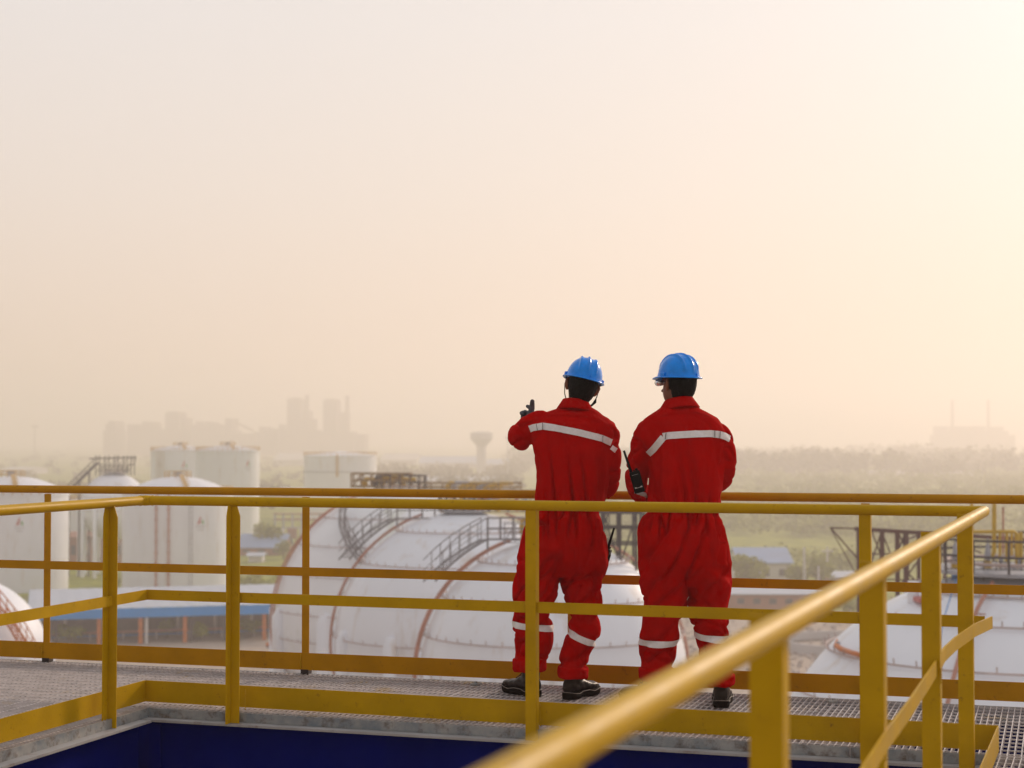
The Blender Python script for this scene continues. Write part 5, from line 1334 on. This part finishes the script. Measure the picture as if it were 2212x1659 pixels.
# far cement works skyline and power station (silhouettes in the haze)
YF = 2350.0
def blk(t, nm, x0, x1, y0, y1=950, Y=YF, d=60, dyo=0):
    a_, b_ = aty(x0, y0, Y + dyo), aty(x1, y0, Y + dyo); top = a_.z; w = b_.x - a_.x
    return MB().box(Vector(((a_.x + b_.x) / 2, Y + dyo, (top + GROUND) / 2)), (w, d, top - GROUND)).build(nm, FARM, t)
def stack(t, px, y0, w, Y=YF, nm='chimney'):
    p = aty(px, y0, Y); MB().tube([gz(p), p], [w * 1.3, w], 10).build(nm, FARM, t)
c1 = thing('preheater_tower', 'left of the two tall hazy tower blocks with thin chimneys on the skyline', 'tower', gz(aty(645, 900, YF)))
blk(c1, 'tower_block', 626, 654, 863); blk(c1, 'tower_top', 631, 650, 860); blk(c1, 'annex', 655, 671, 887, dyo=30); stack(c1, 663, 853, 3.0); blk(c1, 'low_hall', 612, 690, 929, dyo=-40); blk(c1, 'step', 655, 680, 905, dyo=-20)
c2 = thing('preheater_tower', 'right of the two tall hazy tower blocks with thin chimneys on the skyline', 'tower', gz(aty(720, 900, YF)))
blk(c2, 'tower_block', 703, 732, 866); blk(c2, 'tower_top', 707, 730, 862.5); blk(c2, 'annex', 735, 752, 891, dyo=30); stack(c2, 750, 855, 3.0); blk(c2, 'low_hall', 694, 768, 933, dyo=-40); blk(c2, 'low_hall', 770, 792, 938, dyo=-40)
c3 = thing('factory_block', 'stepped hazy factory block with tapering top left of the twin towers', 'factory', gz(aty(385, 910, YF)))
blk(c3, 'tower_block', 366, 395, 893); blk(c3, 'tower_top', 370, 390, 889.5); blk(c3, 'annex', 394, 408, 903, dyo=20); blk(c3, 'hall', 352, 420, 930, dyo=-30)
c4 = thing('factory_block', 'wide hazy factory hall with flat top and small head house, far left skyline', 'factory', gz(aty(310, 920, YF)))
blk(c4, 'hall', 285, 340, 917); blk(c4, 'head_house', 317, 337, 911, dyo=20); blk(c4, 'annex', 338, 360, 927, dyo=-20)
c5 = thing('silo_tower', 'small isolated hazy tower at the left end of the skyline', 'tower', gz(aty(249, 920, YF)))
blk(c5, 'tower_block', 239, 259, 916); blk(c5, 'tower_top', 245, 257, 909.5); blk(c5, 'annex', 234, 262, 930, dyo=20)
c6_ = thing('factory_block', 'low hazy hall with two humps in the middle of the skyline', 'factory', gz(aty(450, 920, YF)))
blk(c6_, 'hall', 425, 480, 917); blk(c6_, 'hump', 431, 446, 910.5, dyo=20); blk(c6_, 'hump', 455, 466, 912, dyo=20); blk(c6_, 'low_hall', 476, 556, 936, dyo=-30)
c7 = thing('conveyor_tower', 'slim hazy head tower with a sloping conveyor running down to the right', 'tower', gz(aty(500, 920, YF)))
blk(c7, 'tower_block', 494, 508, 904); blk(c7, 'base', 490, 516, 929, dyo=20); MB().beam(aty(508, 912, YF), aty(548, 931, YF), 5, 3).build('conveyor', FARM, c7)
c8 = thing('factory_block', 'low irregular hazy halls just left of the twin towers', 'factory', gz(aty(580, 930, YF)))
for x0, x1, y0 in ((555, 600, 930), (566, 580, 919), (586, 602, 923), (600, 616, 926), (609, 613, 914)): blk(c8, 'hall', x0, x1, y0 + 3, dyo=x0 % 7 * 8)
YP = 2450.0
c9 = thing('power_station', 'faint power station with two thin chimneys on the right skyline', 'power station', gz(aty(2095, 930, YP)))
for nm, x0, x1, y0 in (('hall', 2016, 2184, 940), ('boiler_house', 2023, 2041, 921), ('boiler_house', 2057, 2084, 921), ('boiler_house', 2100, 2121, 921), ('boiler_house', 2139, 2160, 922), ('hall', 2030, 2170, 931)): blk(c9, nm, x0, x1, y0, Y=YP, d=40, dyo=x0 % 9 * 5)
stack(c9, 2057, 864, 2.0, YP); stack(c9, 2134.5, 864, 2.0, YP)

# ================================================================== VEGETATION
def crown(m, c, rx, ry, rz, n, leaf, rnd, lobes=6):
    L = [(Vector((rnd.uniform(-.55, .55) * rx, rnd.uniform(-.55, .55) * ry, rnd.uniform(-.35, .55) * rz)), rnd.uniform(0.42, 0.72)) for _ in range(lobes)]
    vs = []; fs = []
    for i in range(n):
        o, s = L[i % lobes]
        d = Vector((rnd.gauss(0, 1), rnd.gauss(0, 1), rnd.gauss(0, 1))).normalized() * (rnd.uniform(0.55, 1.05))
        p = c + o + Vector((d.x * rx * s, d.y * ry * s, d.z * rz * s))
        a_ = Vector((rnd.gauss(0, 1), rnd.gauss(0, 1), rnd.gauss(0, .6))).normalized(); b_ = a_.cross(Vector((rnd.gauss(0, 1), rnd.gauss(0, 1), rnd.gauss(0, 1)))).normalized()
        l = leaf * rnd.uniform(0.6, 1.3); k = len(vs)
        vs += [p - a_ * l, p + b_ * l * 0.6, p + a_ * l, p - b_ * l * 0.6]; fs.append((k, k + 1, k + 2, k + 3))
    m.add(vs, fs)
def tree(label, px, ybase, wpx, ytop, mt=LEAF, name='tree', cat='tree', n=900, seed=0, Y=None, group=None):
    base = atz(px, ybase, GROUND) if Y is None else gz(aty(px, ybase, Y)); k = base.y / FP
    h = (ybase - ytop) * k if Y is None else aty(px, ytop, base.y).z - GROUND
    rx = wpx * k / 2; rnd = random.Random(seed)
    t = thing(name, label, cat, base, group)
    m = MB(); zc = h * 0.58
    m.tube([base, base + Vector((rx * .03, 0, h * 0.3)), base + Vector((-rx * .05, 0, h * 0.62))], [rx * 0.07 + .05, rx * 0.05 + .04, rx * 0.03 + .02], 8)
    for a_ in range(5):
        an = a_ * 1.3 + seed; m.tube([base + Vector((0, 0, h * (0.28 + 0.05 * a_))), base + Vector((math.cos(an) * rx * .6, math.sin(an) * rx * .6, h * (0.55 + 0.06 * a_)))], [rx * 0.03 + .03, 0.02], 6)
    m.build('trunk', BARK, t)
    m = MB(); crown(m, base + Vector((0, 0, zc)), rx, rx, h * 0.46, n, max(0.22, rx * 0.13), rnd, 8); m.build('crown', mt, t)
    return t
house('brown open fronted pump building under the small distant sphere, between the domed tanks', 146, 268, 1238, 1160, 1152, 10, BRICKR, BRICKR, windows=5, Y=352)
tree('round green tree in front of the white building with blue grey roof', 1622, 1275, 84, 1202, seed=1, n=1500)
tree('bushy light green tree just right of the white building', 1722, 1268, 60, 1219, seed=2)
tree('low yellow green tree between the poles and the brown rack', 1772, 1266, 66, 1213, seed=3)
tree('bright green tree rising behind the small blue roofed house', 581, 1195, 62, 1133, seed=4, n=1200)
tree('small bush between the little house and the farthest sphere', 612, 1208, 34, 1168, seed=5)
tree('bush under the left end of the blue shed', 152, 1392, 70, 1352, seed=6, name='bush', cat='bush', n=500)
tree('tall thin bush in the middle bay of the blue shed', 361, 1378, 36, 1335, seed=7, name='bush', cat='bush', n=420)
tree('leafy bush in the fourth bay of the blue shed', 438, 1384, 40, 1345, seed=8, name='bush', cat='bush', n=420)
tree('dark green bush at the right bay of the blue shed near the sphere', 545, 1374, 56, 1336, seed=9, name='bush', cat='bush', n=500)
tree('small green shrub left of the brown rack foot', 1830, 1345, 50, 1290, seed=10, name='bush', cat='bush', n=500)
tree('low shrub at the foot of the brown rack behind the railing post', 1880, 1375, 60, 1325, seed=11, name='bush', cat='bush', n=500)
rnd = random.Random(5)
m = MB()
for i in range(60):
    p = atz(rnd.uniform(250, 700), rnd.uniform(1258, 1272), GROUND); crown(m, p + Vector((0, 0, 0.7)), rnd.uniform(1.5, 3.5), 2.0, rnd.uniform(0.7, 1.8), 40, 0.35, rnd, 4)
o = m.build('undergrowth', LEAF, None); tag(o, 'strip of low bright green growth behind the blue shed', 'undergrowth', kind='stuff')

def woods(nm, label, seed, count, fn, n, leaf, mt):
    rnd = random.Random(seed); m = MB()
    for i in range(count):
        x, y, r_, h = fn(rnd)
        crown(m, Vector((x, y, GROUND + h * 0.5)), r_, r_, h * 0.5, n, leaf * r_, rnd, 5)
    o = m.build(nm, mt, None); tag(o, label, 'woodland', kind='stuff')
def wr_(rnd):
    while True:
        Y = 330 * (1500 / 330) ** rnd.random(); x = (rnd.uniform(1300, 2300) - CXP) / FP * Y
        if noise.noise(Vector((x / 60, Y / 120, 2.0))) > (-0.30 if Y > 420 else -0.06): break
    r_ = rnd.uniform(3.0, 6.5); return x, Y, r_ * (0.6 if Y < 450 else 1), rnd.uniform(2.5, 4.5) if Y < 450 else rnd.uniform(3.5, 7)
woods('scrub_woodland', 'hazy yellow green scrub covering the plain at the right', 11, 1300, wr_, 50, 0.16, LEAF)
def wl_(rnd):
    Y = rnd.uniform(700, 1150); px = rnd.uniform(815, 1110)
    if 1020 < px < 1062: px += 44
    x = (px - CXP) / FP * Y
    return x, Y, rnd.uniform(5, 8), rnd.uniform(6, 10)
woods('tree_belt', 'hazy belt of trees at the foot of the water tower', 12, 150, wl_, 50, 0.20, LEAFD)
def wb2(rnd):
    Y = 600 * (2600 / 600) ** rnd.random(); x = (rnd.uniform(-60, 900) - CXP) / FP * Y
    return x, Y, rnd.uniform(4, 8), rnd.uniform(4, 8)
woods('left_scrub', 'faint hazy scrub on the plain beyond the left tanks', 13, 160, wb2, 40, 0.22, LEAFD)
def wf(rnd):
    Y = rnd.choice((1150, 1400, 1750, 2200)) + rnd.uniform(-60, 60); x = (rnd.uniform(1100, 2350) - CXP) / FP * Y
    return x, Y, rnd.uniform(8, 14), rnd.uniform(9, 15) + (5 if noise.noise(Vector((x / 120, Y / 500, 0))) > 0.1 else 0)
woods('far_tree_line', 'far rows of rounded trees fading into the haze at the right', 14, 520, wf, 44, 0.22, LEAFD)

# rubble heaps and scattered stones on the open ground at the lower right
rnd = random.Random(9); m = MB()
for i in range(900):
    px, py = rnd.uniform(1440, 1880), rnd.uniform(1325, 1475)
    p = atz(px, py, GROUND); s = rnd.uniform(0.12, 0.6) * (1.6 if rnd.random() < .08 else 1)
    an = rnd.random() * 3; ux = Vector((math.cos(an), math.sin(an), rnd.uniform(-.3, .3))).normalized(); uy = Vector((-ux.y, ux.x, 0)).normalized()
    m.box(p + Vector((0, 0, s * 0.2)), (s, s * rnd.uniform(.5, 1), s * rnd.uniform(.3, .7)), ux, uy)
o = m.build('rubble', RUBB, None); tag(o, 'scattered pale rubble on the bare ground', 'rubble', kind='stuff')
hl = thing('ring_main_pipe', 'rusty ringed pipe loop on the ground left of the big right sphere', 'pipe', atz(1830, 1400, GROUND))
cc_ = s4[1]
MB().tube([aty(1862, 1374, 62), aty(1830, 1377, 62), aty(1810, 1385, 61), aty(1806, 1394, 60), aty(1815, 1401, 59), aty(1840, 1410, 57.5), aty(1870, 1418, 56)], 0.09, 8).build('pipe', ORANGE, hl, smooth=True)
for px, py in ((1810, 1386), (1815, 1401)):
    p = aty(px, py, 60); MB().beam(gz(p), p, 0.12, 0.12).build('pipe_support', GRST, hl)
gl_ = thing('low_concrete_tank', 'low pale round basin on the bare ground left of the big right sphere', 'basin', atz(1840, 1420, GROUND))
MB().lathe(atz(1835, 1400, GROUND), [(9, 0), (9, 1.2), (8.6, 1.2), (8.6, 0.2)], 32, cap=False).build('wall', CONC, gl_, smooth='auto')
